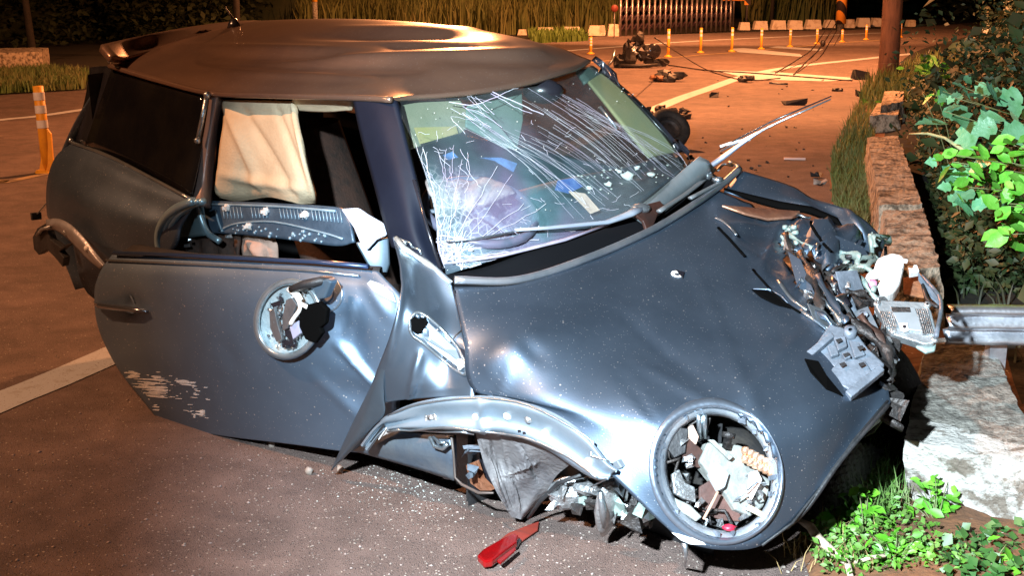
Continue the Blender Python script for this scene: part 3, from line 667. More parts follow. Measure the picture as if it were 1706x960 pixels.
for i in range(20):      # fans around the left edge and the corner impact
    a = rnd.uniform(-1.75, .2); L = rnd.uniform(40, 210); crack([(737, 440), (737 + L * .5 * math.cos(a) + rnd.uniform(-8, 8), 440 + L * .5 * math.sin(a)), (737 + L * math.cos(a), 440 + L * math.sin(a) + rnd.uniform(-10, 10))], rnd.uniform(.0004, .0010), 2.5)
for i in range(9):
    x0 = 690 + i * 11; crack([(x0, 250 + rnd.uniform(-14, 10)), (x0 + rnd.uniform(-6, 16), 285), (x0 + rnd.uniform(0, 30), 312 + rnd.uniform(-8, 20))], .0006, 3)
for i in range(70):
    x0, y0 = rnd.uniform(690, 1060), rnd.uniform(200, 390)
    if y0 < 250 and x0 > 960: continue
    L = rnd.uniform(5, 22); a = rnd.uniform(-.8, 1.6); crack([(x0, y0), (x0 + L * math.cos(a), y0 + L * math.sin(a))], .0006, 1.5, 3)
for y0 in (394, 410, 424):
    crack([(705, y0 - 6), (760, y0 + 4), (830, y0 - 2), (900, y0 - 16 + rnd.uniform(-4, 4))], .0018, 3.5)
crack([(696, 392), (715, 410), (738, 444)], .0022, 4); crack([(735, 400), (760, 420), (770, 450)], .0026, 3); crack([(700, 402), (760, 440), (800, 450)], .002, 3); crack([(770, 395), (765, 420), (772, 452)], .0024, 2)
for i in range(12):
    cx, cy = rnd.uniform(700, 790), rnd.uniform(400, 450); mb.blob(winS.h(cx, cy, .003), rnd.uniform(.004, .009), i, (1, 1, .5), 6, .7)
stuff(mb.build('glass_crack', CRACKM, car))
mb = MB()
for i in range(70):
    x = rnd.uniform(660, 1100); yt = 165 - (x - 660) * .12; yb = 440 - (x - 740) * .35; y = rnd.uniform(yt + 6, min(yb, 430)); mb.blob(winS.h(x, y, .004), rnd.uniform(.0010, .0022), i, n=4)
stuff(mb.build('glass_dust', GRIT, car))
# --- bonnet
HR = LV([[(757, 478, 'd', 3.69), (860, 474, 'd', 3.74), (970, 440, 'd', 3.88), (1080, 392, 'd', 4.12), (1150, 350, 'd', 4.36), (1198, 318, 'd', 4.60)],
 [(772, 560, 'd', 3.56), (890, 560, 'd', 3.49), (1010, 520, 'd', 3.64), (1130, 470, 'd', 3.84), (1215, 410, 'd', 4.11), (1285, 354, 'd', 4.50)],
 [(788, 650, 'd', 3.50), (915, 650, 'd', 3.375), (1050, 610, 'd', 3.43), (1180, 560, 'd', 3.57), (1290, 480, 'd', 3.90), (1390, 374, 'd', 4.43)],
 [(880, 672, 'd', 3.41), (1000, 700, 'd', 3.30), (1110, 670, 'd', 3.31), (1230, 620, 'd', 3.42), (1340, 545, 'd', 3.69), (1446, 432, 'd', 4.28)],
 [(1010, 785, 'd', 3.27), (1090, 742, 'd', 3.245), (1180, 695, 'd', 3.27), (1280, 660, 'd', 3.35), (1380, 612, 'd', 3.52), (1466, 530, 'd', 3.94)],
 [(1078, 850, 'd', 3.235), (1130, 805, 'd', 3.215), (1220, 755, 'd', 3.235), (1310, 730, 'd', 3.28), (1400, 690, 'd', 3.39), (1476, 615, 'd', 3.67)],
 [(1138, 905, 'd', 3.23), (1200, 917, 'd', 3.23), (1265, 911, 'd', 3.25), (1320, 872, 'd', 3.30), (1385, 790, 'd', 3.37), (1482, 668, 'd', 3.51)]])
P = patch(HR, 14, 14)
P = dent(P, [((800, 620), (868, 566), 26, .016, 'g'), ((868, 566), (905, 600), 14, -.008, 'g'), ((1200, 366), (1345, 520), 7, .014, 'r'), ((1215, 372), (1345, 500), 9, -.012, 'g'),
             ((1215, 600), (1270, 700), 14, .005, 'g'), ((1240, 380), (1330, 400), 24, -.030, 'g'), ((1330, 380), (1420, 400), 14, .022, 'r'), ((1300, 440), (1400, 440), 14, -.03, 'g'),
             ((1355, 372), (1385, 420), 6, .02, 'r'), ((1420, 390), (1440, 460), 9, .02, 'r'), ((1258, 486), (1312, 512), 7, -.014, 'g'), ((1300, 372), (1262, 470), 9, .026, 'r'), ((1345, 380), (1330, 440), 8, -.03, 'r'), ((1362, 372), (1392, 440), 8, .034, 'r'), ((1215, 372), (1300, 376), 8, .02, 'r'), ((1400, 385), (1440, 420), 8, -.02, 'r'), ((1060, 600), (1230, 700), 14, .006, 'r'), ((1330, 560), (1250, 650), 14, .006, 'r'), ((1050, 560), (1180, 620), 34, -.012, 'g'), ((1000, 470), (1180, 400), 20, .006, 'g'),
             ((1040, 640), (1150, 800), 30, .006, 'g'), ((818, 690), (872, 566), 9, .004, 'r'), ((1030, 520), (1180, 640), 10, -.006, 'r'), ((1150, 430), (1240, 640), 12, .005, 'r'), ((1090, 700), (1030, 620), 9, -.005, 'r')])
N = normals(P); X = pxgrid(P)
for i in range(P.shape[0]):
    for j in range(P.shape[1]):
        x, y = X[i, j]; w = min(1, max(0, (x - 1230 - (y - 340) * .9) / 60)) * min(1, max(0, (560 - y) / 60))
        P[i, j] += N[i, j] * (w * .060 * (noise.noise(Vector((x / 34, y / 34, 1))) + .6 * abs(noise.noise(Vector((x / 17, y / 17, 5))))) + .003 * noise.noise(Vector((x / 70, y / 70, 9))))
hoodS = Surf(P)
HC = (1193, 787); ELL = (104, 119, R(-24))
def inell(x, y, cx, cy, a, b, ang):
    dx, dy = x - cx, y - cy; c, s = math.cos(ang), math.sin(ang); return ((dx * c + dy * s) / a) ** 2 + ((-dx * s + dy * c) / b) ** 2 < 1
tear = [(1300, 402), (1330, 426), (1352, 420), (1378, 452), (1400, 442), (1420, 462), (1452, 448), (1480, 470), (1500, 600), (1478, 640), (1440, 592), (1410, 572), (1380, 552), (1362, 520), (1335, 490), (1318, 450)]
hood = panel('bonnet', P, PAINT, car, .008, lambda x, y: inell(x, y, HC[0] + 2, HC[1] + 1, 100, 114, ELL[2]) or inpoly(x, y, tear))
# torn slot and washer hole
def scab(name, poly, S_, m, th=.006, off=.001, parent=None, bev=0):
    c = S_.h(sum(p[0] for p in poly) / len(poly), sum(p[1] for p in poly) / len(poly)); n = S_.hit(sum(p[0] for p in poly) / len(poly), sum(p[1] for p in poly) / len(poly))[1]
    return MB().prism([S_.h(x, y, off) for x, y in poly], n * th).build(name, m, parent or car, False, bevel=bev)
scab('torn_slot', [(1252, 484), (1278, 486), (1300, 497), (1318, 516), (1290, 508), (1266, 496)], hoodS, MBLACK, .003, parent=hood)
for k_, (pts, r_, m_) in enumerate((([(1196, 382), (1215, 402), (1240, 430)], .006, MBLACK), ([(1254, 452), (1278, 480), (1306, 506), (1332, 524)], .005, MBLACK), ([(1192, 366), (1200, 369), (1212, 378), (1226, 394)], .006, GALV), ([(1296, 470), (1318, 500), (1344, 520)], .007, GALV), ([(1352, 372), (1362, 392), (1382, 420)], .006, MBLACK), ([(1300, 350), (1345, 356), (1352, 360)], .007, GALV), ([(1432, 400), (1420, 425), (1424, 448)], .008, PAINT), ([(1333, 520), (1362, 540), (1388, 556)], .008, GALV))):
    MB().tube([hoodS.h(x, y, .006) for x, y in cr(np.array(pts, float), 4)], r_, 6, flat=.7).build('crease_shade' if m_ is MBLACK else 'crease_highlight_lip', m_, hood, True)  # black tubes draw the crease shade, bare-metal ones its highlight edges
MB().tube([hoodS.h(x, y, .004) for x, y in ((1254, 483), (1280, 484), (1302, 495), (1318, 514))], [.002, .005, .005, .002], 6).build('slot_lip', PAINT, hood, True)
mb = MB(); p, n = hoodS.hit(1128, 457); mb.lathe(p, n, [(.0, -.002), (.016, .002), (.019, .003), (.019, -.004)], 14); mb.build('washer_jet_hole', WHITEPL, hood, True)
scab('jet_hole_shadow_plug', [(1126, 452), (1140, 456), (1137, 466)], hoodS, BLACKP, .003, .003, hood)
# headlight opening ring
def ringpx(a, b, n=56, cx=HC[0], cy=HC[1]): return ellipse(cx, cy, a, b, ELL[2], n)
hc, hn = hoodS.hit(*HC); 
# plane fit of the opening
rp = np.array([hoodS.h(x, y) for x, y in ringpx(106, 121, 24)]); cen = rp.mean(0); hn = np.linalg.svd(rp - cen)[2][2]; hn = hn if hn @ (CAMP - cen) > 0 else -hn
rings = []
for a, b, off in ((110, 125, .000), (107, 122, .010), (102, 116, .012), (98, 113, .004), (95, 110, -.004), (90, 104, -.012), (86, 100, -.03), (84, 98, -.055)):
    rings.append([ (hoodS.h(x, y, off) if a > 104 else onplane(x, y, cen + hn * off, hn)) for x, y in ringpx(a, b, 56, HC[0] + (0 if a > 104 else 5), HC[1] + (0 if a > 104 else 2))])
MB().grid(rings[:5], True).build('headlight_ring', mat('ring_grey_metal', (.30, .36, .44), .32, .85, (.22, .27, .34), 8, .08, 60, rvar=.06), car, True)
hr = MB().grid(rings[4:], True).build('headlight_flange', mat('flange_grey_plastic', (.38, .42, .46), .4, .4, (.2, .24, .28), 10, .2, 50), car, True)
mb = MB(); bowl = [[onplane(x, y, cen - hn * d, hn) for x, y in ringpx(k * 92, k * 107)] for k, d in ((.94, .05), (.98, .10), (.85, .17), (.5, .22), (.02, .23))]
mb.grid(bowl, True).build('headlight_bowl', mat('dark_bowl', (.015, .014, .014), .8, 0, (.03, .025, .02), 20, .4, 50), car, True)  # near-black colour inside the bowl
mb = MB()
for k in (0, 2, 3, 7, 8, 12, 15, 16, 19, 23, 24):
    t = 2 * math.pi * k / 26 + rnd.uniform(-.1, .2); x, y = ellipse(HC[0], HC[1], 91, 105, ELL[2], 1, t)[0]; p = onplane(x, y, cen - hn * .004, hn)
    MB().box(p, .010 + .006 * (k % 3), .006, .012, rz(t), .001).build('ring_clip', GREYPL, car)
def hp(x, y, d): return onplane(x, y, cen - hn * d, hn)
def shard(name, poly, d, m, th=.012, tilt=(0, 0), parent=car, bev=.003):
    c = hp(sum(p[0] for p in poly) / len(poly), sum(p[1] for p in poly) / len(poly), d); n = unit(hn + np.array([tilt[0], 0, tilt[1]]))
    return MB().prism([onplane(x, y, c, n) for x, y in poly], -n * th).build(name, m, parent, False, bevel=bev)
LAMPG = mat('lamp_housing_grey', (.30, .31, .28), .5, .1, (.18, .19, .18), 18, .4, 50)
shard('lamp_housing', [(1180, 737), (1232, 742), (1262, 752), (1268, 790), (1285, 800), (1280, 840), (1250, 862), (1225, 850), (1205, 818), (1190, 800), (1166, 770)], .06, LAMPG, .05, (.2, .1), bev=.006)
shard('lamp_projector_cover', [(1185, 775), (1196, 770), (1215, 790), (1208, 812), (1196, 818), (1180, 790)], .035, mat('pale_bulb_cover', (.42, .45, .46), .4, 0, (.33, .35, .36), 20, .2, 60), .02, (0, .4))
shard('lamp_arm', [(1180, 733), (1190, 733), (1222, 762), (1216, 768)], .035, LAMPG, .016)
shard('lamp_back_piece', [(1248, 788), (1262, 785), (1270, 800), (1252, 835), (1244, 822)], .03, WHITEPL, .012, (-.3, 0))
shard('burnt_flap', [(1128, 735), (1150, 730), (1180, 760), (1175, 782), (1150, 778), (1140, 765)], .05, mat('brown_burnt_plastic', (.08, .035, .025), .7, 0, (.04, .02, .016), 20, .4, 40), .012, (.3, -.2))
shard('brown_flap', [(1165, 812), (1185, 800), (1200, 822), (1232, 840), (1235, 870), (1200, 868), (1165, 850)], .07, mat('brown_liner', (.10, .045, .035), .7, 0, (.05, .025, .02), 20, .4, 40), .012)
shard('black_lamp_shroud', [(1114, 720), (1130, 712), (1148, 715), (1142, 755), (1124, 764), (1110, 745)], .03, RUBBER, .03)
shard('bent_bracket', [(1120, 790), (1132, 782), (1142, 805), (1158, 812), (1160, 838), (1140, 832), (1124, 822)], .03, ALU, .012, (.3, .2))
shard('lower_bracket', [(1124, 830), (1150, 842), (1170, 862), (1160, 870), (1130, 850)], .02, LAMPG, .01)
shard('pink_connector', [(1147, 712), (1155, 708), (1165, 728), (1160, 742), (1148, 730)], .03, PINKCL, .012)
for i, (x, w) in enumerate(((1164, 5), (1173, 4))):
    MB().tube([hp(x, 692, .015), hp(x + 2, 730, .06)], [.008, .006], 8).build('chrome_strut', GALV, car, True)
for r_ in range(2):
    mb = MB()
    for k in range(6):
        p = hp(1242 + k * 8.5, 752 + r_ * 14 + k * 4.5, .035); mb.lathe(p - np.array([0, 0, .012]), [0, .2, 1], [(.0, 0), (.009, .002), (.0125, .012), (.009, .022), (.0, .024)], 10)
    mb.build('bellows_row', COPPER, car, True)
mb = MB(); p = hp(1213, 730, .05); mb.lathe(p, unit([.2, .3, 1]), [(0, -.03), (.012, -.03), (.012, 0), (.018, .0), (.018, .014), (.0, .016)], 12); mb.build('bulb_holder', DARKM, car, True)
MB().tube([hp(*q, .01) for q in ((1246, 846), (1262, 854), (1282, 866))], .008, 7).build('pale_rod', mat('cream_rod', (.6, .55, .38), .5), car, True)
MB().tube([hp(*q, .02) for q in ((1196, 820), (1185, 842), (1172, 866))], .004, 6).build('lamp_wire', mat('tan_wire', (.45, .28, .2), .5), car, True)
MB().tube([hp(*q, .012) for q in ((1226, 833), (1245, 818), (1262, 803))], .0025, 6).build('lamp_spring', GALV, car, True)
mb = MB(); mb.blob(hp(1215, 880, .01), .012, 2, (1.5, 1, .8), 8, .4); mb.build('red_connector', mat('red_connector_plastic', (.5, .02, .05), .4), car, True)
mb = MB()
for k in range(70):
    t = rnd.uniform(0, 6.3); q = rnd.uniform(.2, .9) ** .6; x, y = ellipse(HC[0], HC[1], 84 * q, 98 * q, ELL[2], 1, t)[0]
    if 1150 < x < 1262 and 745 < y < 840 and q < .6: continue
    if x > 1170 and y < 745: continue
    p = hp(x, y, rnd.uniform(.03, .10)); mb.box(p, rnd.uniform(.006, .035), rnd.uniform(.004, .012), rnd.uniform(.004, .02), rz(rnd.uniform(0, 3)) @ rx(rnd.uniform(-1, 1)), .003)
stuff(mb.build('lamp_debris', ALU, car))
mb = MB()
for k in range(12):
    t = rnd.uniform(0, 6.3); a = ellipse(HC[0], HC[1], 80, 92, ELL[2], 1, t)[0]; b = ellipse(HC[0], HC[1], 60, 70, ELL[2], 1, t + rnd.uniform(-.9, .9))[0]
    m_ = ((a[0] + b[0]) / 2 + rnd.uniform(-12, 12), (a[1] + b[1]) / 2 + rnd.uniform(-12, 12)); mb.tube([hp(*a, .03), hp(*m_, .045), hp(*b, .06)], rnd.uniform(.002, .005), 5)
stuff(mb.build('lamp_cable', DARKM, car, True))
# scuffed primer on the lowest lip
scab('scuffed_lip', [(1118, 888), (1132, 890), (1150, 896), (1165, 897), (1176, 908), (1150, 907), (1134, 900)], hoodS, PRIMER, .0015, .002)
# front face below the bonnet lip: grille void and bumper carrier
P = patch([[V(1310, 880, 'x', 3.54), V(1345, 845, 'x', 3.56), V(1400, 765, 'x', 3.57), V(1478, 672, 'x', 3.57)], [C(3.36, .34, .46), C(3.38, .24, .47), C(3.40, .08, .50), C(3.42, -.15, .52)], [C(2.9, .30, .40), C(2.9, .2, .40), C(2.95, .0, .42), C(3.0, -.2, .42)]], 4, 5)
panel('front_lower_panel', P, RUBBER, car, .01)
MB().tube([hoodS.h(x, y, .004) for x, y in ((1268, 909), (1318, 872), (1345, 838), (1384, 790), (1430, 734), (1480, 670))], .004, 6).build('bonnet_edge_seal', RUBBER, car, True)
# far wing beyond the crumple
FWR = LV([[(1236, 284, -.86), (1300, 303, 'z', .97), (1345, 320, 'z', .95), (1400, 344, 'z', .93), (1440, 366, 'z', .90), (1476, 402, 'z', .84)],
          [(1222, 300, -.80), (1290, 322, 'z', .95), (1340, 336, 'z', .94), (1388, 356, 'z', .91), (1425, 376, 'z', .89), (1470, 420, 'z', .82)],
          [(1206, 318, -.72), (1280, 342, 'z', .92), (1330, 352, 'z', .91), (1375, 368, 'z', .88), (1410, 388, 'z', .86), (1462, 440, 'z', .80)]])
P = patch(FWR, 6, 8); P = dent(P, [((1340, 318), (1400, 360), 10, -.02, 'g'), ((1410, 350), (1440, 390), 9, .02, 'r')]); farS = Surf(P); panel('far_wing', P, PAINT, car, .008)
mb = MB(); cs = [farS.h(x, y, .01) for x, y in ((1190, 345), (1250, 341), (1300, 346), (1350, 350), (1395, 368), (1408, 384))]
mb.tube(cs, [.006, .019, .026, .024, .018, .006], 7, flat=.6); mb.build('bonnet_gap', MBLACK, car, True)
MB().prism([hoodS.h(x, y, .015) for x, y in ((1200, 352), (1250, 356), (1300, 362), (1340, 352), (1322, 372), (1280, 374), (1240, 366))], [0, 0, .01]).build('bent_sodium_lit_flange', mat('sodium_reflection_orange', (.40, .20, .12), .4, .6, (.25, .12, .08), 15, .4, 40), car, True, bevel=.003)  # orange is the sodium reflection put into the flange colour
mb = MB(); mb.box(hoodS.h(1273, 364, .02), .045, .02, .012, rz(-.4)); mb.build('bright_clip', WHITEPL, car, False, bevel=.003)
# lower far flank of the nose so the front has volume
P = patch([[farS.h(1478, 404), V(1472, 530, 'z', .72), V(1482, 668, 'z', .66)], [C(3.1, -.85, .5), C(3.25, -.6, .45), C(3.4, -.15, .46)], [C(3.0, -.8, .25), C(3.1, -.5, .25), C(3.0, -.2, .3)]], 4, 5)
panel('nose_side', P, RUBBER, car, .01)
# engine-bay darkness under the tear
P = patch([[hoodS.h(x, y, -.10) for x, y in r] for r in ([(1290, 395), (1370, 400), (1470, 420)], [(1320, 470), (1400, 500), (1478, 540)], [(1360, 560), (1430, 610), (1490, 660)])], 6, 6)
panel('engine_bay', dent(P, [((1320, 420), (1460, 600), 14, .05, 'g'), ((1390, 430), (1470, 560), 8, .04, 'r')]), DARKM, car, .02)
# --- wreckage around the tear
def wp(x, y, off=.02): return hoodS.h(x, y, off)
def ribbonpx(name, pts, w, m, off=.03, parent=car, thick=.004, twist=.6):
    P = cr(np.array([list(wp(x, y, off + rnd.uniform(-.012, .012))) for x, y in pts]), 5); rows = []
    for i, p in enumerate(P):
        t = unit(P[min(i + 1, len(P) - 1)] - P[max(i - 1, 0)]); n = unit(CAMP - p); s = unit(np.cross(t, n)); a = math.sin(i * .7) * twist
        s2 = s * math.cos(a) + n * math.sin(a); ww = w * (.75 + .35 * math.sin(i * 1.3 + w * 90)); rows.append([p - s2 * ww / 2, p + n * ww * .18, p + s2 * ww / 2])
    o = MB().grid(rows).build(name, m, parent, True); q = o.modifiers.new('s', 'SOLIDIFY'); q.thickness = thick; return o
strips = [([(1310, 405), (1330, 440), (1352, 490), (1362, 530)], .035, DARKM), ([(1336, 425), (1360, 470), (1390, 520), (1420, 560)], .03, DARKM), ([(1352, 480), (1385, 530), (1400, 552)], .028, PAINT),
          ([(1340, 505), (1365, 520), (1395, 548)], .022, GALV), ([(1385, 470), (1400, 500), (1420, 520), (1436, 540)], .03, GREYPL), ([(1392, 442), (1412, 440), (1430, 446)], .03, HOSE), ([(1415, 452), (1432, 480), (1446, 505)], .024, HOSE),
          ([(1392, 500), (1425, 510), (1446, 520)], .026, DARKM), ([(1400, 540), (1440, 575), (1475, 612), (1490, 650)], .04, DARKM), ([(1420, 540), (1460, 580), (1500, 610)], .035, mat('rust_brown_metal', (.08, .04, .028), .6, .3, (.04, .025, .02), 20, .5, 60)),
          ([(1376, 556), (1420, 600), (1470, 640)], .03, RUBBER), ([(1360, 452), (1380, 500), (1396, 530)], .03, RUBBER), ([(1395, 455), (1385, 480), (1402, 520)], .022, BLACKP), ([(1440, 420), (1452, 404), (1462, 395), (1478, 392)], .02, HOSE), ([(1330, 415), (1322, 402), (1315, 396)], .018, HOSE),
          ([(1352, 410), (1350, 424), (1356, 440)], .012, GALV), ([(1345, 522), (1365, 542), (1386, 556)], .02, PAINT), ([(1460, 560), (1490, 600), (1530, 604)], .035, RUBBER), ([(1440, 600), (1470, 640), (1500, 640)], .04, DARKM)]
for pts, w, m_ in strips: ribbonpx('bent_strip', pts, w, m_, rnd.uniform(.015, .05))
for pts, r_, m_, nm in (([(1438, 436), (1426, 450), (1434, 462), (1446, 452), (1442, 434), (1452, 424)], .010, HOSE, 'coolant_hose'), ([(1466, 430), (1474, 412), (1482, 404), (1480, 392)], .009, HOSE, 'coolant_hose'),
        ([(1412, 470), (1430, 455), (1444, 470), (1440, 495)], .009, HOSE, 'coolant_hose'), ([(1536, 470), (1545, 500), (1562, 512)], .006, RUBBER, 'brake_pipe'), ([(1390, 470), (1402, 446), (1424, 440)], .007, RUBBER, 'brake_pipe'), ([(1520, 446), (1545, 470), (1568, 504), (1560, 560)], .007, GREYPL, 'brake_pipe'),
        ([(1350, 470), (1372, 505), (1395, 520), (1410, 545)], .006, GALV, 'brake_pipe')):
    MB().tube([V(x, y, 'z', .80) if x > 1480 else wp(x, y, .035) for x, y in cr(np.array(pts, float), 4)], r_, 7).build(nm, m_, car, True)
mb = MB()
for i in range(14): mb.blob(wp(1310 + rnd.uniform(-10, 18), 390 + rnd.uniform(-10, 22), .012), rnd.uniform(.006, .014), i, (1, 1, .8), 7, .6)
mb.build('crushed_foam', HOSE, car, True)
mb = MB()
for i in range(80):
    while True:
        x, y = rnd.uniform(1310, 1540), rnd.uniform(410, 650)
        if inpoly(x, y, tear) or inpoly(x, y, [(1440, 540), (1560, 600), (1530, 640), (1480, 660), (1430, 600)]): break
    mb.box(wp(x, y, rnd.uniform(-.05, .03)), rnd.uniform(.008, .05), rnd.uniform(.004, .012), rnd.uniform(.006, .03), rz(rnd.uniform(0, 3)) @ rx(rnd.uniform(-1.2, 1.2)), .004)
stuff(mb.build('wreck_debris', ALU, car))
mb = MB()
for i in range(80):
    while True:
        x, y = rnd.uniform(1310, 1560), rnd.uniform(410, 660)
        if inpoly(x, y, tear) or inpoly(x, y, [(1430, 540), (1560, 580), (1545, 640), (1480, 670), (1420, 600)]): break
    mb.box(wp(x, y, rnd.uniform(-.06, .02)), rnd.uniform(.02, .09), rnd.uniform(.006, .02), rnd.uniform(.01, .04), rz(rnd.uniform(0, 3)) @ rx(rnd.uniform(-1.2, 1.2)), .008)
stuff(mb.build('dark_wreck_debris', DARKM, car))
mb = MB()      # jagged curls of torn sheet along the tear
for i in range(26):
    a = tear[i % len(tear)]; b = tear[(i + 1) % len(tear)]; s = rnd.random(); x = a[0] + (b[0] - a[0]) * s; y = a[1] + (b[1] - a[1]) * s
    if x > 1470: continue
    p = wp(x, y, .0); q = wp(x + rnd.uniform(-14, 14), y + rnd.uniform(-14, 14), .0); h = wp((x) + rnd.uniform(-8, 8), y + rnd.uniform(-10, 10), rnd.uniform(.02, .05))
    mb.prism([p, q, h], unit(CAMP - p) * .003)
stuff(mb.build('torn_edge', GALV, car))
def slab(name, poly, p0, n, th, m, parent=None, bev=.004, smooth=False):
    return MB().prism([onplane(x, y, p0, n) for x, y in poly], -np.asarray(n) * th).build(name, m, parent or car, smooth, bevel=bev)
for poly, off, tilt, m_ in (([(1354, 408), (1394, 392), (1438, 410), (1456, 440), (1420, 436), (1382, 448), (1360, 430)], .035, (.25, -.1), PAINT), ([(1312, 418), (1334, 432), (1350, 470), (1366, 508), (1350, 512), (1326, 470)], .03, (-.35, .1), PAINT),
        ([(1392, 452), (1428, 450), (1446, 500), (1428, 520), (1404, 500)], .03, (.3, .2), GREYPL), ([(1420, 520), (1446, 510), (1470, 560), (1500, 600), (1480, 606), (1448, 575)], .03, (-.2, .3), mat('folded_grey_sheet', (.16, .18, .20), .45, .5, (.24, .27, .3), 14)), ([(1345, 505), (1372, 515), (1400, 548), (1384, 556), (1356, 532)], .035, (.2, .3), GALV)):
    cx_, cy_ = sum(p[0] for p in poly) / len(poly), sum(p[1] for p in poly) / len(poly); p_, n_ = hoodS.hit(cx_, cy_, off); n_ = unit(n_ * .6 + unit(CAMP - p_) * .6 + np.array([tilt[0], 0, tilt[1]]))
    slab('folded_panel', poly, p_, n_, .005, m_, bev=.002)
# white reservoir
p0 = V(1478, 452, 'z', .86); n0 = unit([-.15, -.65, .75])
rs = slab('fluid_reservoir', [(1462, 428), (1486, 420), (1505, 424), (1507, 440), (1500, 470), (1490, 486), (1474, 490), (1458, 478), (1440, 472), (1442, 456), (1456, 446)], p0, n0, .07, WHITEPL, bev=.012, smooth=False)
slab('reservoir_seam', [(1464, 446), (1503, 446), (1502, 449), (1462, 449)], p0 + n0 * .004, n0, .006, mat('seam_grey', (.6, .57, .53), .5), rs, .001)
mb = MB(); mb.lathe(onplane(1454, 474, p0 + n0 * .01, n0), n0, [(0, .012), (.012, .012), (.014, .0), (.014, -.02)], 12); mb.build('reservoir_cap', mat('pink_cap', (.7, .25, .4), .4), rs, True)
MB().tube([onplane(*q, p0, n0) for q in ((1502, 434), (1512, 436))], .008, 8).build('reservoir_spout', WHITEPL, rs, True)
p1 = V(1524, 447, 'z', .84); slab('white_connector', [(1512, 442), (1528, 441), (1532, 452), (1516, 455)], p1, n0, .03, WHITEPL, bev=.003)
slab('bent_grey_blade', [(1530, 452), (1545, 474), (1572, 500), (1566, 510), (1548, 494), (1530, 466)], p1, n0, .006, GREYPL)
slab('rust_patch_plate', [(1505, 462), (1530, 456), (1545, 478), (1540, 496), (1505, 490)], p1 - n0 * .1, n0, .01, mat('rusty_plate', (.35, .13, .05), .8, .2, (.18, .08, .04), 18, 1, 50))
# control unit box with fins
p0 = V(1508, 532, 'z', .80); n1 = unit([-.2, -.6, .77]); ecu = slab('control_unit', [(1456, 506), (1470, 500), (1540, 503), (1548, 512), (1552, 520), (1562, 560), (1556, 572), (1540, 574), (1484, 556), (1478, 548), (1470, 530)], p0, n1, .035, mat('control_unit_casting', (.46, .50, .52), .4, .7, (.34, .38, .40), 18, .3, 80), bev=.004)
slab('control_unit_lid', [(1482, 510), (1524, 512), (1538, 552), (1500, 548)], p0 + n1 * .008, n1, .008, mat('lid_grey', (.36, .40, .43), .45, .5, (.30, .34, .36), 10), ecu, .002)
slab('control_unit_plate', [(1484, 511), (1516, 512), (1518, 520), (1487, 520)], p0 + n1 * .010, n1, .003, DARKM, ecu, .001)
slab('control_unit_tab', [(1498, 538), (1512, 538), (1514, 550), (1506, 552), (1500, 548)], p0 + n1 * .014, n1, .008, WHITEPL, ecu, .001)
mb = MB(); mb.lathe(onplane(1507, 545, p0 + n1 * .014, n1), n1, [(.0, .003), (.006, .003), (.006, 0)], 8); mb.build('control_unit_screw', BLACKP, ecu)
for i in range(7):
    x = 1466 + i * 3.2; slab('cooling_fin', [(x, 518 + i * .4), (x + 1.6, 518), (x + 9, 544), (x + 7.4, 545)], p0 + n1 * .010, n1, .012, ALU, ecu, .0005)
for i in range(6):
    x = 1526 + i * 3.4; slab('cooling_fin', [(x, 514), (x + 1.8, 514), (x + 13, 556), (x + 11, 556)], p0 + n1 * .010, n1, .012, ALU, ecu, .0005)
for q in ((1461, 506), (1545, 508), (1557, 566), (1488, 552)):
    mb = MB(); mb.lathe(onplane(*q, p0, n1), n1, [(.004, .006), (.010, .006), (.012, -.002)], 10); mb.build('mounting_lug', ALU, ecu, True)
slab('bracket_below_unit', [(1524, 566), (1560, 572), (1558, 584), (1542, 588), (1526, 578)], p0 - n1 * .02, n1, .012, HOSE)
# grey plastic carrier plate with box shapes
p0 = hoodS.h(1408, 600, .05); n2 = unit([-.12, -.55, .82]); cp = slab('carrier_plate', [(1382, 540), (1402, 545), (1428, 556), (1446, 580), (1474, 606), (1470, 616), (1416, 664), (1404, 656), (1376, 636), (1376, 622), (1390, 612), (1362, 596), (1344, 600), (1336, 590), (1360, 572)], p0, n2, .02, GREYPL, bev=.005)
for poly, h in (([(1338, 590), (1384, 552), (1390, 560), (1346, 598)], .02), ([(1388, 560), (1408, 560), (1412, 576), (1396, 584)], .016), ([(1378, 576), (1392, 574), (1398, 590), (1384, 594)], .014), ([(1414, 566), (1430, 570), (1442, 590), (1424, 596)], .012), ([(1382, 618), (1404, 596), (1440, 600), (1452, 618), (1420, 652), (1388, 634)], .012), ([(1408, 652), (1466, 606), (1474, 616), (1418, 662)], .022), ([(1402, 588), (1412, 584), (1418, 594), (1408, 598)], .024)):
    slab('plate_block', poly, p0 + n2 * h, n2, h, GREYPL, cp, .003)
for x, y in ((1392, 566), (1404, 590), (1430, 606), (1398, 606), (1428, 578)):
    slab('plate_recess', [(x, y), (x + 9, y - 3), (x + 12, y + 2), (x + 4, y + 6)], p0 + n2 * .0265, n2, .002, RUBBER, cp, .0005)
mb = MB(); mb.lathe(onplane(1416, 556, p0 + n2 * .01, n2), n2, [(.006, .018), (.018, .018), (.018, -.01)], 14); mb.build('plate_tube', GREYPL, cp, True)
scab('dark_gap_under_plate', [(1340, 600), (1362, 604), (1376, 628), (1404, 662), (1376, 650), (1350, 622)], hoodS, MBLACK, .004, .001)
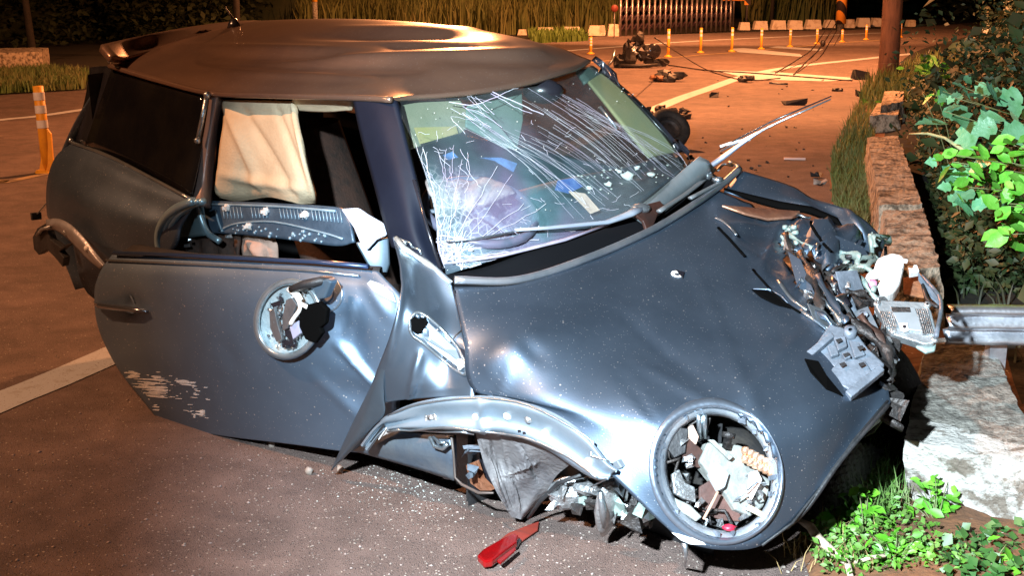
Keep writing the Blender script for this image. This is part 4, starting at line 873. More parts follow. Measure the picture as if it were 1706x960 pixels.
# --- cowl, its gap and the wipers
TRC = [(742, 462), (800, 466), (880, 452), (980, 422), (1080, 372), (1150, 318), (1200, 262)]
mb = MB(); top = [V(x, y, 'lat', l) for (x, y), l in zip(((742, 458), (805, 446), (880, 420), (970, 392), (1062, 346), (1120, 300), (1165, 262)), (.64, .5, .34, .1, -.2, -.48, -.66))]
low = [V(x, y, 'lat', l) for (x, y), l in zip(((757, 470), (862, 470), (972, 436), (1082, 388), (1152, 346), (1200, 312), (1232, 284)), (.675, .5, .25, -.1, -.4, -.68, -.84))]
mid = [(a + b) / 2 - np.array([0, 0, .05]) for a, b in zip(top, low)]
P = patch([top, mid, low], 6, 6); panel('cowl_trough', P, mat('deep_black_plastic', (.004, .004, .005), .9, 0, spec=.1), car, .01)
mb = MB(); rr = cr(np.array([p + np.array([0, 0, .006]) for p in low]), 6); mb.tube(rr, .013, 8); mb.build('cowl_seal', mat('cowl_edge_metal', (.30, .34, .38), .3, .8, (.5, .5, .52), 5), car, True)
mb = MB()
sub = cr(np.array(top), 6); sub2 = cr(np.array(mid), 6)
P = np.array([[a + np.array([0, 0, .004]), a * .55 + b * .45 + np.array([0, 0, .022]), a * .2 + b * .8 + np.array([0, 0, .012])] for a, b in zip(sub[22:], sub2[22:])])
panel('cowl_cover', P, mat('cowl_grey_plastic', (.13, .155, .165), .4, .1, (.17, .20, .21), 8, .1, 60), car, .006)
# curled hinge strips at the far cowl end
for pts, r_ in (([(1098, 352), (1140, 325), (1172, 300), (1190, 282)], .011), ([(1150, 330), (1192, 308), (1222, 292), (1230, 278), (1216, 270)], .010), ([(1195, 284), (1205, 274), (1220, 276)], .008)):
    MB().tube([V(x, y, 'z', .99) for x, y in cr(np.array(pts, float), 5)], r_, 7, flat=.6).build('curled_seal', mat('grey_seal', (.16, .18, .19), .4, .3), car, True)
mb = MB(); pl = [V(x, y, 'z', 1.0) for x, y in ((1082, 262), (1098, 252), (1120, 248), (1140, 256), (1150, 270), (1140, 286), (1118, 276), (1100, 270))]
mb.prism(pl, [0, 0, -.03]); mb.build('crumpled_scuttle', RUBBER, car, False, bevel=.006)
# parked wiper
def wpt(x, y, o=.02): return winS.h(x, y, o)
w1 = MB(); w1.tube([wpt(1062, 372, .03), wpt(1046, 372, .035), wpt(1000, 376, .035), wpt(900, 385, .03), wpt(850, 388, .03)], [.022, .018, .013, .010, .008], 8, flat=.6); wa = w1.build('wiper', mat('wiper_grey_blue', (.38, .45, .55), .35, .4, (.5, .55, .6), 8), car, True)
MB().tube([wpt(x, y, .012) for x, y in ((752, 440), (830, 428), (930, 408), (1020, 382))], [.007, .011, .011, .007], 6, flat=.5).build('wiper_blade', mat('pale_violet_rubber', (.34, .32, .42), .4, .2, (.5, .44, .52), 9), wa, True)
MB().tube([wpt(x, y, .02) for x, y in ((742, 402), (790, 400), (850, 390))], .004, 6).build('wiper_rail', GALV, wa, True)
mb = MB(); mb.blob(wpt(1066, 372, .028), .026, 1, (1.4, 1, .7), 10, .2); mb.build('wiper_hub', GALV, wa, True)
mb = MB(); p = wpt(1080, 362, .035); mb.prism([onplane(x, y, p, nw) for x, y in ((1058, 356), (1078, 340), (1100, 334), (1106, 342), (1096, 358), (1088, 378), (1078, 384), (1072, 368))], -nw * .012); mb.build('torn_brown_flap', mat('dark_brown_plastic', (.05, .02, .014), .45, 0, (.03, .015, .012), 14, .3, 50), car, False, bevel=.003)
# second wiper bent out into the air
A0 = V(1165, 285, 'z', 1.0); B0 = A0 + (V(1385, 165, 'z', 1.30) - A0)
def AB(x, y):   # a vertical plane through the arm
    n = unit(np.cross(B0 - A0, [0, 0, 1])); return onplane(x, y, A0, n)
w2 = MB().tube([AB(1165, 290), AB(1205, 262), AB(1235, 240), AB(1262, 222), AB(1276, 214)], [.020, .018, .012, .008, .005], 8, flat=.6).build('bent_wiper_arm', mat('wiper_blue_metal', (.42, .50, .66), .3, .6, (.55, .6, .7), 12), car, True)
MB().tube([AB(1198, 249), AB(1240, 225), AB(1290, 200), AB(1385, 160)], [.004, .008, .008, .005], 6, flat=.5).build('bent_wiper_blade', BLACKP, w2, True)
MB().tube([AB(1200, 252), AB(1242, 230), AB(1300, 202), AB(1384, 165)], [.003, .005, .005, .003], 6).build('bent_wiper_rail', GALV, w2, True)
MB().tube([AB(1200, 244), AB(1225, 236), AB(1250, 232)], .006, 6).build('bent_wiper_clip', WHITEPL, w2, True)
for x, y, r_ in ((1160, 270, .02), (1150, 262, .014), (1178, 294, .02), (1196, 300, .016), (1130, 268, .02)):
    MB().blob(V(x, y, 'z', 1.0), r_, x, (1.2, 1, .8), 9, .6).build('pivot_fragment', DARKM if x < 1165 else GALV, car, True)
# --- open door
DR = LV([[(187, 425, .97), (300, 431, .92), (420, 437, .87), (530, 444, .82), (630, 452, .76)],
         [(166, 456, 1.0), (300, 462, .955), (420, 466, .90), (540, 472, .85), (664, 492, .775)],
         [(157, 492, 1.015), (290, 505, .975), (415, 515, .93), (545, 525, .875), (664, 535, .79)],
         [(164, 548, 1.01), (290, 570, .975), (420, 590, .93), (550, 605, .875), (660, 612, .79)],
         [(195, 612, .99), (310, 640, .955), (430, 658, .91), (550, 672, .86), (655, 682, .785)],
         [(240, 672, .965), (340, 692, .93), (440, 706, .89), (550, 720, .84), (650, 728, .775)],
         [(275, 714, .93), (370, 727, .90), (460, 738, .865), (555, 750, .82), (650, 760, .755)]])
P = patch(DR, 16, 18)
P = dent(P, [((208, 508), (220, 510), 17, -.034, 'g'), ((560, 520), (600, 600), 26, -.026, 'g'), ((560, 575), (640, 655), 9, .026, 'r'), ((575, 640), (640, 690), 20, -.016, 'g'), ((590, 500), (570, 570), 8, .012, 'r'), ((520, 620), (600, 700), 12, .008, 'r'), ((360, 560), (400, 620), 14, -.005, 'g'), ((470, 500), (500, 560), 60, .006, 'g'), ((300, 640), (330, 690), 24, -.005, 'g'), ((612, 470), (650, 530), 16, .012, 'r')])
X = pxgrid(P); N = normals(P)
for i in range(P.shape[0]):
    for j in range(P.shape[1]):
        x, y = X[i, j]; P[i, j] += N[i, j] * .004 * noise.noise(Vector((x / 80, y / 80, 4)))
doorS = Surf(P); door = panel('door', P, DOORP, car, .035)
MB().tube([doorS.h(x, y, .010) + np.array([0, 0, .008]) for x, y in ((189, 424), (300, 430), (420, 436), (530, 443), (620, 450))], .010, 7, flat=.7).build('window_seal', mat('blue_black_seal', (.05, .08, .16), .3, .6), door, True)
MB().tube([doorS.h(x, y, .008) for x, y in ((180, 434), (300, 441), (420, 447), (530, 455), (600, 462))], .004, 6).build('waist_trim', GALV, door, True)
P = patch([[doorS.h(x, y, -.045) + np.array([0, 0, .012]) for x, y in ((187, 425), (300, 431), (420, 438), (530, 445), (620, 452))], [doorS.h(x, y, -.10) + np.array([0, 0, .02]) for x, y in ((200, 426), (300, 431), (420, 438), (530, 445), (610, 452))], [doorS.h(x, y, -.10) - np.array([0, 0, .4]) for x, y in ((200, 426), (300, 431), (420, 438), (530, 445), (610, 452))]], 4, 5)
panel('door_inner_trim', P, LINING, door, .01)
# handle: bowl recess and bar
c, n = doorS.hit(210, 512, 0); du = unit(doorS.h(245, 514) - doorS.h(175, 508)); dv = np.cross(n, du)
ring = [[c + n * h + du * .060 * k * math.cos(t) + dv * .060 * k * math.sin(t) for t in np.linspace(0, 2 * math.pi, 28, endpoint=False)] for k, h in ((1.08, .001), (1.0, .0035), (.93, .0015))]
hd = MB().grid(ring, True).build('handle_recess', DOORP, door, True)
MB().tube([doorS.h(165, 506, .010), doorS.h(178, 506, .026), doorS.h(210, 510, .034), doorS.h(236, 515, .028), doorS.h(250, 518, .012)], [.010, .016, .017, .015, .008], 8, flat=.7).build('door_handle', mat('handle_metal', (.28, .31, .36), .22, .9), door, True)
# mirror mount torn open
MIR = (480, 532); mc, mn = doorS.hit(*MIR)
def mp(x, y, o): return onplane(x, y, mc + mn * o, mn)
def me_(a, b, n=36, cx=MIR[0], cy=MIR[1]): return ellipse(cx, cy, a, b, R(14), n)
rg = [[mp(x, y, o) for x, y in me_(a, b)] for a, b, o in ((58, 69, .0), (56, 67, .035), (52, 63, .042), (48, 59, .036), (46, 57, .012))]
mir = MB().grid(rg, True).build('mirror_housing', mat('mirror_shell_chrome', (.55, .62, .66), .28, .8, (.35, .45, .5), 10), door, True)
mb = MB().grid([[mp(x, y, .012) for x, y in me_(46, 57)], [mp(x, y, .006) for x, y in me_(20, 26)], [mp(x, y, .005) for x, y in me_(.5, .5)]], True); mb.build('mirror_back_plate', mat('mirror_inner_pale', (.34, .42, .45), .4, .4, (.5, .58, .6), 14, .4, 60), mir, True)
def mshard(name, poly, o, m, th=.01, bev=.002): return MB().prism([mp(x, y, o) for x, y in poly], -mn * th).build(name, m, mir, False, bevel=bev)
mshard('mirror_arm_piece', [(476, 500), (486, 496), (494, 508), (478, 548), (470, 552), (470, 530)], .046, GALV)
mshard('mirror_dark_gap', [(488, 512), (496, 520), (486, 545), (490, 575), (475, 560), (472, 545)], .034, BLACKP, .004)
mshard('mirror_motor', [(482, 545), (496, 535), (500, 556), (488, 566)], .044, mat('violet_grey_plastic', (.3, .3, .4), .4), .016)
mshard('mirror_bracket', [(448, 520), (456, 512), (462, 540), (470, 566), (460, 570), (450, 548)], .040, GALV, .012)
mshard('mirror_lower_gap', [(468, 568), (480, 566), (494, 568), (492, 580), (470, 580)], .030, BLACKP, .003)
mshard('mirror_upper_gap', [(450, 506), (468, 500), (466, 512), (455, 514)], .030, BLACKP, .003)
for pts in ([(480, 482), (492, 492), (500, 505), (512, 512)], [(484, 486), (496, 490), (502, 500)], [(498, 500), (500, 515), (490, 530), (484, 540)]):
    MB().tube([mp(x, y, .05) for x, y in cr(np.array(pts, float), 4)], .007, 7).build('mirror_cable', mat('pale_cable', (.75, .72, .66), .5), mir, True)
mb = MB()
for k in range(60):
    t = rnd.uniform(0, 6.3); q = rnd.uniform(.3, .95); x, y = ellipse(*MIR, 44 * q, 54 * q, R(14), 1, t)[0]; mb.box(mp(x, y, rnd.uniform(.012, .036)), rnd.uniform(.004, .018), rnd.uniform(.003, .008), rnd.uniform(.003, .01), rz(rnd.uniform(0, 3)) @ ry(rnd.uniform(-1, 1)), .001)
stuff(mb.build('mirror_debris', GALV, mir))
mb = MB()
for k in range(24):
    t = rnd.uniform(0, 6.3); q = rnd.uniform(.3, .95); x, y = ellipse(*MIR, 44 * q, 54 * q, R(14), 1, t)[0]; mb.box(mp(x, y, rnd.uniform(.02, .034)), rnd.uniform(.006, .02), rnd.uniform(.003, .01), rnd.uniform(.003, .01), rz(rnd.uniform(0, 3)) @ ry(rnd.uniform(-1, 1)), .002)
stuff(mb.build('mirror_dark_debris', BLACKP, mir))
# arm shroud curving from housing to the door
sh = MB().tube([mp(x, y, o) for x, y, o in ((488, 482, .048), (510, 474, .055), (535, 468, .045), (552, 466, .01))], [.018, .022, .020, .014], 10, flat=.7).build('mirror_shroud', RUBBER, mir, True)
MB().prism([mp(x, y, .05) for x, y in ((514, 472), (545, 465), (552, 470), (540, 498), (530, 500))], -mn * .03).build('mirror_foot', mat('mirror_foot_paint', (.13, .20, .27), .4, .7), mir, False, bevel=.006)
MB().prism([mp(x, y, .05) for x, y in ((498, 512), (530, 503), (544, 516), (541, 540), (532, 547), (536, 556), (524, 573), (508, 566), (498, 545))], -mn * .018).build('mirror_black_piece', MBLACK, mir, False, bevel=.004)  # black plate right of the housing
mb = MB(); mb.tube([doorS.h(x, y, .003) for x, y in ellipse(545, 490, 26, 29, 0, 30, -1.9, 2.6)], .003, 5, False); mb.build('mirror_base_ring', GALV, door, True)
scab('mirror_base_reflector', [(540, 500), (549, 484), (556, 486), (554, 496), (546, 503), (538, 504)], doorS, mat('pale_lens', (.5, .55, .6), .3, .3), .003, .002, door, .001)
scab('bright_hinge_patch', [(612, 474), (618, 468), (635, 474), (655, 490), (661, 505), (648, 500), (625, 488)], doorS, mat('pale_patch_metal', (.62, .66, .70), .35, .5), .003, .002, door, .001)  # pale patch near the front edge of the door
# scratches to the primer near the lower rear corner of the door
mb = MB()
def streak(x0, y0, x1, y1, w):
    n = 9; t = np.linspace(0, 1, n); top = []; bot = []
    for q in t:
        x, y = x0 + (x1 - x0) * q, y0 + (y1 - y0) * q; h = 1.2 * w * rnd.uniform(.5, 1) * (math.sin(math.pi * (.06 + q * .88)) ** .5); top.append((x, y - h / 2)); bot.append((x, y + h / 2))
    poly = top + bot[::-1]; mb.prism([doorS.h(*p, .0008) for p in poly], doorS.hit(x0, y0)[1] * .001)
for (x0, y0, x1, y1, n) in ((206, 618, 230, 630, 14), (216, 630, 276, 646, 13), (224, 644, 276, 662, 12), (250, 626, 274, 632, 6), (288, 634, 322, 642, 10), (316, 684, 338, 692, 10), (310, 690, 322, 696, 5), (318, 648, 330, 658, 6), (246, 672, 262, 684, 5)):
    for k in range(n):
        y = y0 + (y1 - y0) * rnd.random(); xa = rnd.uniform(x0, x0 + (x1 - x0) * .45) + (y - 620) * .12; L = rnd.uniform(.25, .9) * (x1 - x0); streak(xa, y, min(x1 + 4, xa + L), y + L * .05 + rnd.uniform(-.5, .8), rnd.uniform(.5, 2.3))
for i in range(40): x = rnd.uniform(236, 345); y = 622 + (x - 236) * .3 + rnd.uniform(-10, 44); streak(x, y, x + rnd.uniform(2, 12), y + rnd.uniform(0, 1), rnd.uniform(.4, 1.2))
stuff(mb.build('paint_scratch', PRIMER, door))
# --- near wing torn forward, with its side lamp slot
FR = LV([[(656, 394, .72), (690, 424, .70), (724, 448, .69), (752, 474, .685)],
         [(668, 450, .80), (700, 478, .77), (735, 506, .735), (763, 518, .71)],
         [(663, 510, .87), (700, 532, .835), (742, 560, .79), (773, 565, .755)],
         [(648, 565, .90), (690, 590, .86), (740, 610, .82), (783, 612, .785)],
         [(625, 625, .90), (672, 640, .88), (732, 640, .84), (788, 640, .80)],
         [(600, 690, .885), (640, 672, .885), (705, 664, .86), (790, 662, .81)]])
P = patch(FR, 10, 10)
P = dent(P, [((700, 590), (684, 668), 8, .022, 'r'), ((735, 560), (745, 650), 22, -.026, 'g'), ((672, 470), (650, 600), 8, .014, 'r'), ((690, 440), (700, 520), 12, -.008, 'g'), ((660, 560), (640, 620), 10, .008, 'g'), ((775, 570), (786, 640), 7, .010, 'g')])
fendS = Surf(P); fender = panel('front_wing', P, mat('wing_paint', (.15, .20, .26), .36, .85, (.18, .23, .29), 3, .03, 240), car, .006, lambda x, y: inpoly(x, y, [(683, 536), (690, 528), (706, 530), (714, 540), (700, 556), (690, 552)]))
# hanging blade of sheet metal to the ground
P = patch(LV([[(652, 575, .895), (640, 620, .90), (640, 660, .89)], [(626, 628, .90), (622, 660, .905), (640, 690, .89)], [(590, 700, .885), (596, 722, .90), (622, 712, .885)], [(551, 784, .86), (556, 778, .88), (570, 768, .87)]]), 8, 6)
panel('hanging_wing_tip', P, mat('wing_tip_paint', (.12, .16, .20), .4, .8, (.15, .19, .23), 4, .03, 200), fender, .005)
sl = MB(); slot = [(682, 532), (694, 522), (710, 528), (738, 552), (764, 580), (776, 604), (778, 622), (768, 622), (740, 602), (706, 572), (686, 556)]
sp = cr(np.array(slot + slot[:1], float), 4); sl.tube([fendS.h(x, y, .003) for x, y in sp], .006, 6, False); slo = sl.build('side_lamp_slot', GALV, fender, True)
scab('slot_floor', [(712, 536), (738, 558), (760, 582), (768, 602), (764, 612), (742, 596), (712, 572), (702, 560)], fendS, mat('slot_grey', (.26, .31, .36), .4, .6), .001, .001, fender)
MB().prism([fendS.h(x, y, .003) for x, y in ((683, 534), (690, 529), (697, 532), (708, 529), (713, 538), (706, 547), (703, 554), (694, 557), (686, 550))], fendS.hit(700, 540)[1] * .003).build('slot_dark', MBLACK, fender)
for x, y in ((740, 566), (741, 596)): scab('slot_clip_hole', [(x - 4, y - 3), (x + 2, y - 2), (x + 5, y + 3), (x - 1, y + 4)], fendS, BLACKP, .002, .003, fender)
for pts in ([(712, 545), (730, 560), (756, 588), (758, 606)], [(716, 556), (728, 550)], [(714, 566), (724, 560)]):
    MB().tube([fendS.h(x, y, .006) for x, y in pts], .003, 5).build('slot_rib', WHITEPL, fender, True)
MB().tube([fendS.h(x, y, .006) for x, y in ((752, 572), (760, 560), (772, 552))], .002, 5).build('slot_wire', DARKM, fender, True)
scab('slot_connector', [(764, 600), (772, 598), (776, 612), (768, 618)], fendS, WHITEPL, .010, .002, fender, .002)
scab('slot_tear', [(768, 580), (776, 584), (784, 612), (779, 622), (772, 604)], fendS, BLACKP, .002, .004, fender)
# black shut line between wing and bonnet, bright upper flange
MB().tube([(hoodS.h(x + 3, y, .001) + fendS.h(x - 3, y, .001)) / 2 for x, y in ((757, 484), (766, 520), (776, 565), (786, 612), (792, 655))], [.005, .006, .007, .008, .007], 6, flat=.7).build('shut_line', BLACKP, car, True)
mb = MB(); mb.tube([fendS.h(x, y, .004) for x, y in ((658, 398), (672, 416), (690, 426), (712, 440), (730, 452), (750, 468))], [.008, .011, .007, .010, .008, .010], 7); mb.build('wing_flange', mat('bright_cream_metal', (.75, .72, .60), .3, .7, (.5, .55, .62), 14), car, True)
for x, y in ((664, 404), (674, 408), (688, 420)):
    MB().tube([pillS.h(x, y - 8, .006), pillS.h(x + 12, y - 4, .01), pillS.h(x + 16, y + 4, .006)], .0035, 6).build('flange_clip', GALV, car, True)
MB().tube([pillS.h(x, y, .004) for x, y in ((690, 300), (712, 385), (736, 446))], .006, 6).build('screen_edge_strip', BLACKP, car, True)
# --- arch band
AO = [(600, 742), (622, 714), (650, 690), (690, 672), (740, 662), (790, 660), (830, 661), (880, 672), (930, 692), (975, 724), (1012, 768), (1030, 782)]
AI = [(612, 752), (636, 722), (660, 716), (700, 716), (745, 718), (790, 722), (830, 722), (872, 732), (915, 752), (960, 782), (992, 800), (1008, 800)]
AL = [.885, .885, .885, .88, .87, .86, .86, .86, .855, .845, .825, .81]
AD = np.interp([p[0] for p in AO], [790, 830, 880, 930, 975, 1012, 1030], [3.475, 3.44, 3.38, 3.33, 3.285, 3.24, 3.225])
AL = [l if p[0] < 790 else tocar(V(*p, 'd', dd))[1] for p, l, dd in zip(AO, AL, AD)]
ar = [[V(*p, 'lat', l - .0) for p, l in zip(AO, AL)], [V(p[0] * .8 + q[0] * .2, p[1] * .8 + q[1] * .2, 'lat', l + .012) for p, q, l in zip(AO, AI, AL)],
      [V(p[0] * .45 + q[0] * .55, p[1] * .45 + q[1] * .55, 'lat', l - .005) for p, q, l in zip(AO, AI, AL)], [V(p[0] * .1 + q[0] * .9, p[1] * .1 + q[1] * .9, 'lat', l + .008) for p, q, l in zip(AO, AI, AL)], [V(*q, 'lat', l - .02) for q, l in zip(AI, AL)]]
P = patch(ar, 6, 7); arS = Surf(P)
P2 = dent(P, [((800, 664), (806, 724), 6, .012, 'g'), ((640, 700), (700, 690), 8, .01, 'r')])
arch = panel('arch_band', P2, mat('arch_bare_panel', (.30, .37, .43), .45, .6, (.22, .29, .35), 6, .04, 120, rvar=.05), car, .008)
for pts, r_ in (([(648, 694), (700, 675), (790, 665), (880, 677), (975, 728), (1015, 772)], .0035), ([(646, 722), (720, 712), (790, 716), (872, 727), (940, 757), (996, 796)], .004), ([(640, 728), (700, 722), (790, 722)], .004)):
    MB().tube([arS.h(x, y, .004) for x, y in cr(np.array(pts, float), 4)], r_, 6).build('arch_bead', GALV, arch, True)
mb = MB(); p, n = arS.hit(718, 697); mb.lathe(p, n, [(0, .006), (.006, .006), (.006, .002), (.020, .002), (.022, .005), (.024, .001)], 20); mb.build('arch_washer', ALU, arch, True)
for x, y in ((793, 695), (845, 694), (880, 700), (908, 722), (980, 770)):
    p, n = arS.hit(x, y); mb = MB(); mb.lathe(p, n, [(0, .009), (.007, .008), (.010, .003), (.013, .0)], 12); mb.build('arch_clip', WHITEPL if x != 880 else ALU, arch, True)
for x, y in ((866, 719), (874, 722)): scab('arch_hole', [(x - 3, y - 2), (x + 2, y - 2), (x + 3, y + 2), (x - 2, y + 2)], arS, BLACKP, .001, .002, arch)
# bent dark lip left of the arch, white sliver
scab('arch_dark_lip', [(618, 738), (640, 706), (643, 712), (630, 734)], arS, RUBBER, .004, .002)
scab('arch_white_sliver', [(630, 732), (646, 714), (650, 718), (640, 730)], arS, WHITEPL, .004, .006)
# --- what shows under the arch
P = patch(LV([[(628, 716, .80), (690, 722, .80), (752, 726, .79)], [(612, 738, .82), (690, 752, .82), (754, 760, .80)], [(588, 752, .80), (680, 778, .80), (756, 802, .78)]]), 5, 6)
sill_s = Surf(P); panel('torn_sill', P, mat('dusty_blue_sill', (.10, .13, .17), .5, .5, (.15, .17, .19), 8, .2, 60), car, .02)
MB().tube([V(x, y, 'lat', .81) for x, y in ((752, 728), (756, 760), (758, 796), (770, 808), (798, 822), (822, 822))], [.005, .004, .004, .005, .005, .003], 6).build('sill_edge', mat('rust_edge', (.10, .08, .07), .6, .4), car, True)
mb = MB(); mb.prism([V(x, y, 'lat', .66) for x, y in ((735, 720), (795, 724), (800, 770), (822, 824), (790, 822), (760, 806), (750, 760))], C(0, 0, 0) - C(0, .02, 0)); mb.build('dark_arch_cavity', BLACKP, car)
mb = MB(); mb.prism([V(x, y, 'lat', .70) for x, y in ((776, 776), (790, 770), (800, 800), (818, 818), (800, 818), (784, 806))], C(0, 0, 0) - C(0, .02, 0)); mb.build('rusty_inner_piece', mat('orange_rust', (.20, .07, .03), .7, .2, (.2, .08, .04), 20, 1, 60), car)
for k in range(7):
    x, y = 748 + rnd.uniform(-12, 40), 735 + rnd.uniform(-8, 60); MB().box(V(x, y, 'lat', .74), .04, .01, .02, rz(rnd.uniform(0, 3)) @ rx(rnd.uniform(-1, 1)), .006).build('sill_fragment', GREYPL, car)
for pts, r_ in (([(716, 728), (724, 744), (738, 748), (746, 740)], .007), ([(722, 728), (732, 738), (742, 738)], .005)):
    MB().tube([V(x, y, 'lat', .83) for x, y in pts], r_, 6).build('hanging_clip', GALV, car, True)
# crumpled liner hanging behind the arch
LR = LV([[(792, 722, .80), (830, 722, .79), (872, 732, .77), (915, 752, .74), (950, 774, .70)], [(806, 770, .78), (836, 766, .73), (872, 776, .74), (900, 786, .68), (925, 796, .66)], [(826, 818, .76), (846, 812, .73), (872, 822, .68), (890, 826, .67), (906, 830, .63)], [(852, 862, .70), (860, 864, .69), (868, 866, .68), (872, 864, .66), (880, 856, .63)]])
P = patch(LR, 10, 8); P = dent(P, [((800, 726), (846, 850), 3, .014, 'r'), ((812, 724), (856, 850), 3, -.012, 'r'), ((836, 724), (866, 850), 3, .014, 'r'), ((858, 730), (896, 800), 4, -.010, 'r'), ((846, 790), (896, 770), 4, .012, 'r'), ((836, 800), (880, 790), 3, -.01, 'r')])
linS = Surf(P); panel('crumpled_liner', P, mat('dusty_grey_liner', (.11, .105, .11), .6, .1, (.18, .17, .17), 12, .5, 60), car, .006, None, False)
MB().tube([V(x, y, 'lat', .68) for x, y in ((880, 864), (900, 836), (930, 806), (968, 792))], [.005, .006, .007, .006], 6).build('liner_edge', RUBBER, car, True)
# suspension pieces below
mb = MB(); P0 = V(950, 825, 'lat', .62)
mb.blob(P0, .055, 3, (1.2, .8, .9), 12, .5); mb.blob(V(985, 812, 'lat', .62), .04, 5, (1.3, .8, .7), 10, .5); mb.build('crushed_suspension_arm', ALU, car)
mb = MB(); c1 = V(1012, 830, 'lat', .66); c2 = V(1002, 888, 'lat', .62)
mb.tube([V(1018, 800, 'lat', .66), V(1014, 822, 'lat', .66), V(1010, 850, 'lat', .65), V(1008, 875, 'lat', .64), V(1006, 892, 'lat', .63)], [.022, .036, .038, .028, .010], 9, flat=.5); mb.build('wheel_hub_carrier', ALU, car, True)
mb = MB(); mb.tube([V(1000, 820, 'lat', .70), V(1004, 850, 'lat', .69), V(1006, 880, 'lat', .67)], [.008, .012, .005], 6); mb.build('hub_rib', GALV, car, True)
mb = MB(); mb.tube([V(985, 812, 'lat', .72), V(1010, 798, 'lat', .72), V(1034, 792, 'lat', .70)], [.004, .010, .004], 6, flat=.4); mb.build('pale_bracket_edge', GALV, car, True)
mb = MB(); mb.prism([V(x, y, 'lat', .76) for x, y in ((990, 786), (1028, 768), (1036, 780), (1004, 800))], C(0, 0, 0) - C(0, .02, 0)); mb.build('arch_end_bracket', mat('bracket_grey', (.35, .4, .44), .4, .7), car, False, bevel=.003)
for i, (x, y) in enumerate(((938, 815), (960, 845), (975, 830), (1028, 810), (1040, 822), (1052, 838), (1066, 846), (1078, 858), (1048, 856), (1060, 868), (1034, 846), (1022, 822), (930, 838), (990, 838))):
    MB().box(V(x, y, 'lat', .66 - .02 * (i % 3)), rnd.uniform(.02, .05), .015, rnd.uniform(.02, .05), rz(rnd.uniform(0, 3)) @ rx(rnd.uniform(-1, 1)), .008).build('suspension_fragment', [ALU, DARKM, HOSE, GALV][i % 4], car)
mb = MB()
for k in range(60):
    x = rnd.uniform(920, 1090); y = 800 + (x - 920) * .36 + rnd.uniform(-12, 24); mb.box(V(x, y, 'lat', .60 + rnd.uniform(-.05, .04)), rnd.uniform(.01, .05), .01, rnd.uniform(.01, .03), rz(rnd.uniform(0, 3)) @ rx(rnd.uniform(-1, 1)), .006)
stuff(mb.build('underbody_debris', DARKM, car))
# underbody tray so light does not pass under the car
mb = MB(); mb.grid([[C(x, y, .24 - .03 * x) for x in (.1, 1.0, 2.0, 2.7)] for y in (.62, 0, -.62)]); mb.grid([[C(x, y, .26 - .03 * x) for x in (2.7, 3.1, 3.4)] for y in (.40, 0, -.62)])
o = mb.build('underbody_tray', LINING, car)
mb = MB(); mb.grid([[C(2.55, y, z) for y in (.68, 0, -.68)] for z in (.15, .8)]); mb.grid([[C(x, .42, z) for x in (2.6, 3.3)] for z in (.12, .66)]); mb.build('inner_bulkhead', RUBBER, car)
for (x, l) in ((.62, .62), (.62, -.62), (3.05, -.66)):
    mb = MB(); cc = C(x, l, .30); axl = unit(C(0, 1, 0) - C(0, 0, 0)); mb.lathe(cc, axl, [(.0, -.08), (.18, -.09), (.28, -.08), (.30, -.05), (.30, .05), (.28, .08), (.19, .09), (.17, .04), (0, .05)], 28)
    mb.build('wheel', TYRE, car, True)
# --- rear arch strip, torn loose
RO = [(76, 366), (96, 364), (118, 374), (142, 398), (162, 424), (176, 440)]; RI = [(78, 384), (92, 384), (110, 396), (128, 414), (148, 434), (166, 448)]
P = patch([[V(*p, 'lat', .86) for p in RO], [V((p[0] + q[0]) / 2, (p[1] + q[1]) / 2, 'lat', .875) for p, q in zip(RO, RI)], [V(*q, 'lat', .86) for q in RI]], 5, 7)
ra = Surf(P); rs_ = panel('rear_arch_strip', P, mat('dull_grey_strip', (.36, .36, .38), .4, .5, (.28, .27, .27), 12, .2, 60), car, .006)
for x, y in ((108, 388), (144, 414)): p, n = ra.hit(x, y); MB().lathe(p, n, [(0, .008), (.010, .006), (.013, 0)], 10).build('strip_clip', WHITEPL if x > 120 else ALU, rs_, True)
MB().prism([V(x, y, 'lat', .86) for x, y in ((76, 372), (62, 380), (54, 395), (56, 415), (64, 425), (78, 416), (92, 430), (104, 445), (106, 430), (98, 420), (112, 408), (124, 404), (100, 412), (84, 400), (80, 388))], C(0, 0, 0) - C(0, .03, 0)).build('torn_bumper_end', RUBBER, car, False, bevel=.003)
MB().tube([V(x, y, 'lat', .87) for x, y in ((62, 392), (70, 382), (84, 378))], .008, 6).build('bumper_scrap', ALU, car, True)
MB().box(V(60, 360, 'lat', .84), .04, .02, .03, rz(.7)).build('hanging_scrap', RUBBER, car); MB().tube([V(62, 356, 'lat', .84), V(76, 340, 'lat', .84)], .003, 5).build('hanging_scrap_wire', ALU, car)
MB().blob(V(118, 234, 'lat', .60), .012, 1).build('rear_bright_bolt', GALV, car, True); MB().blob(V(183, 101, 'lat', .56), .012, 1).build('rear_bright_bolt', GALV, car, True)

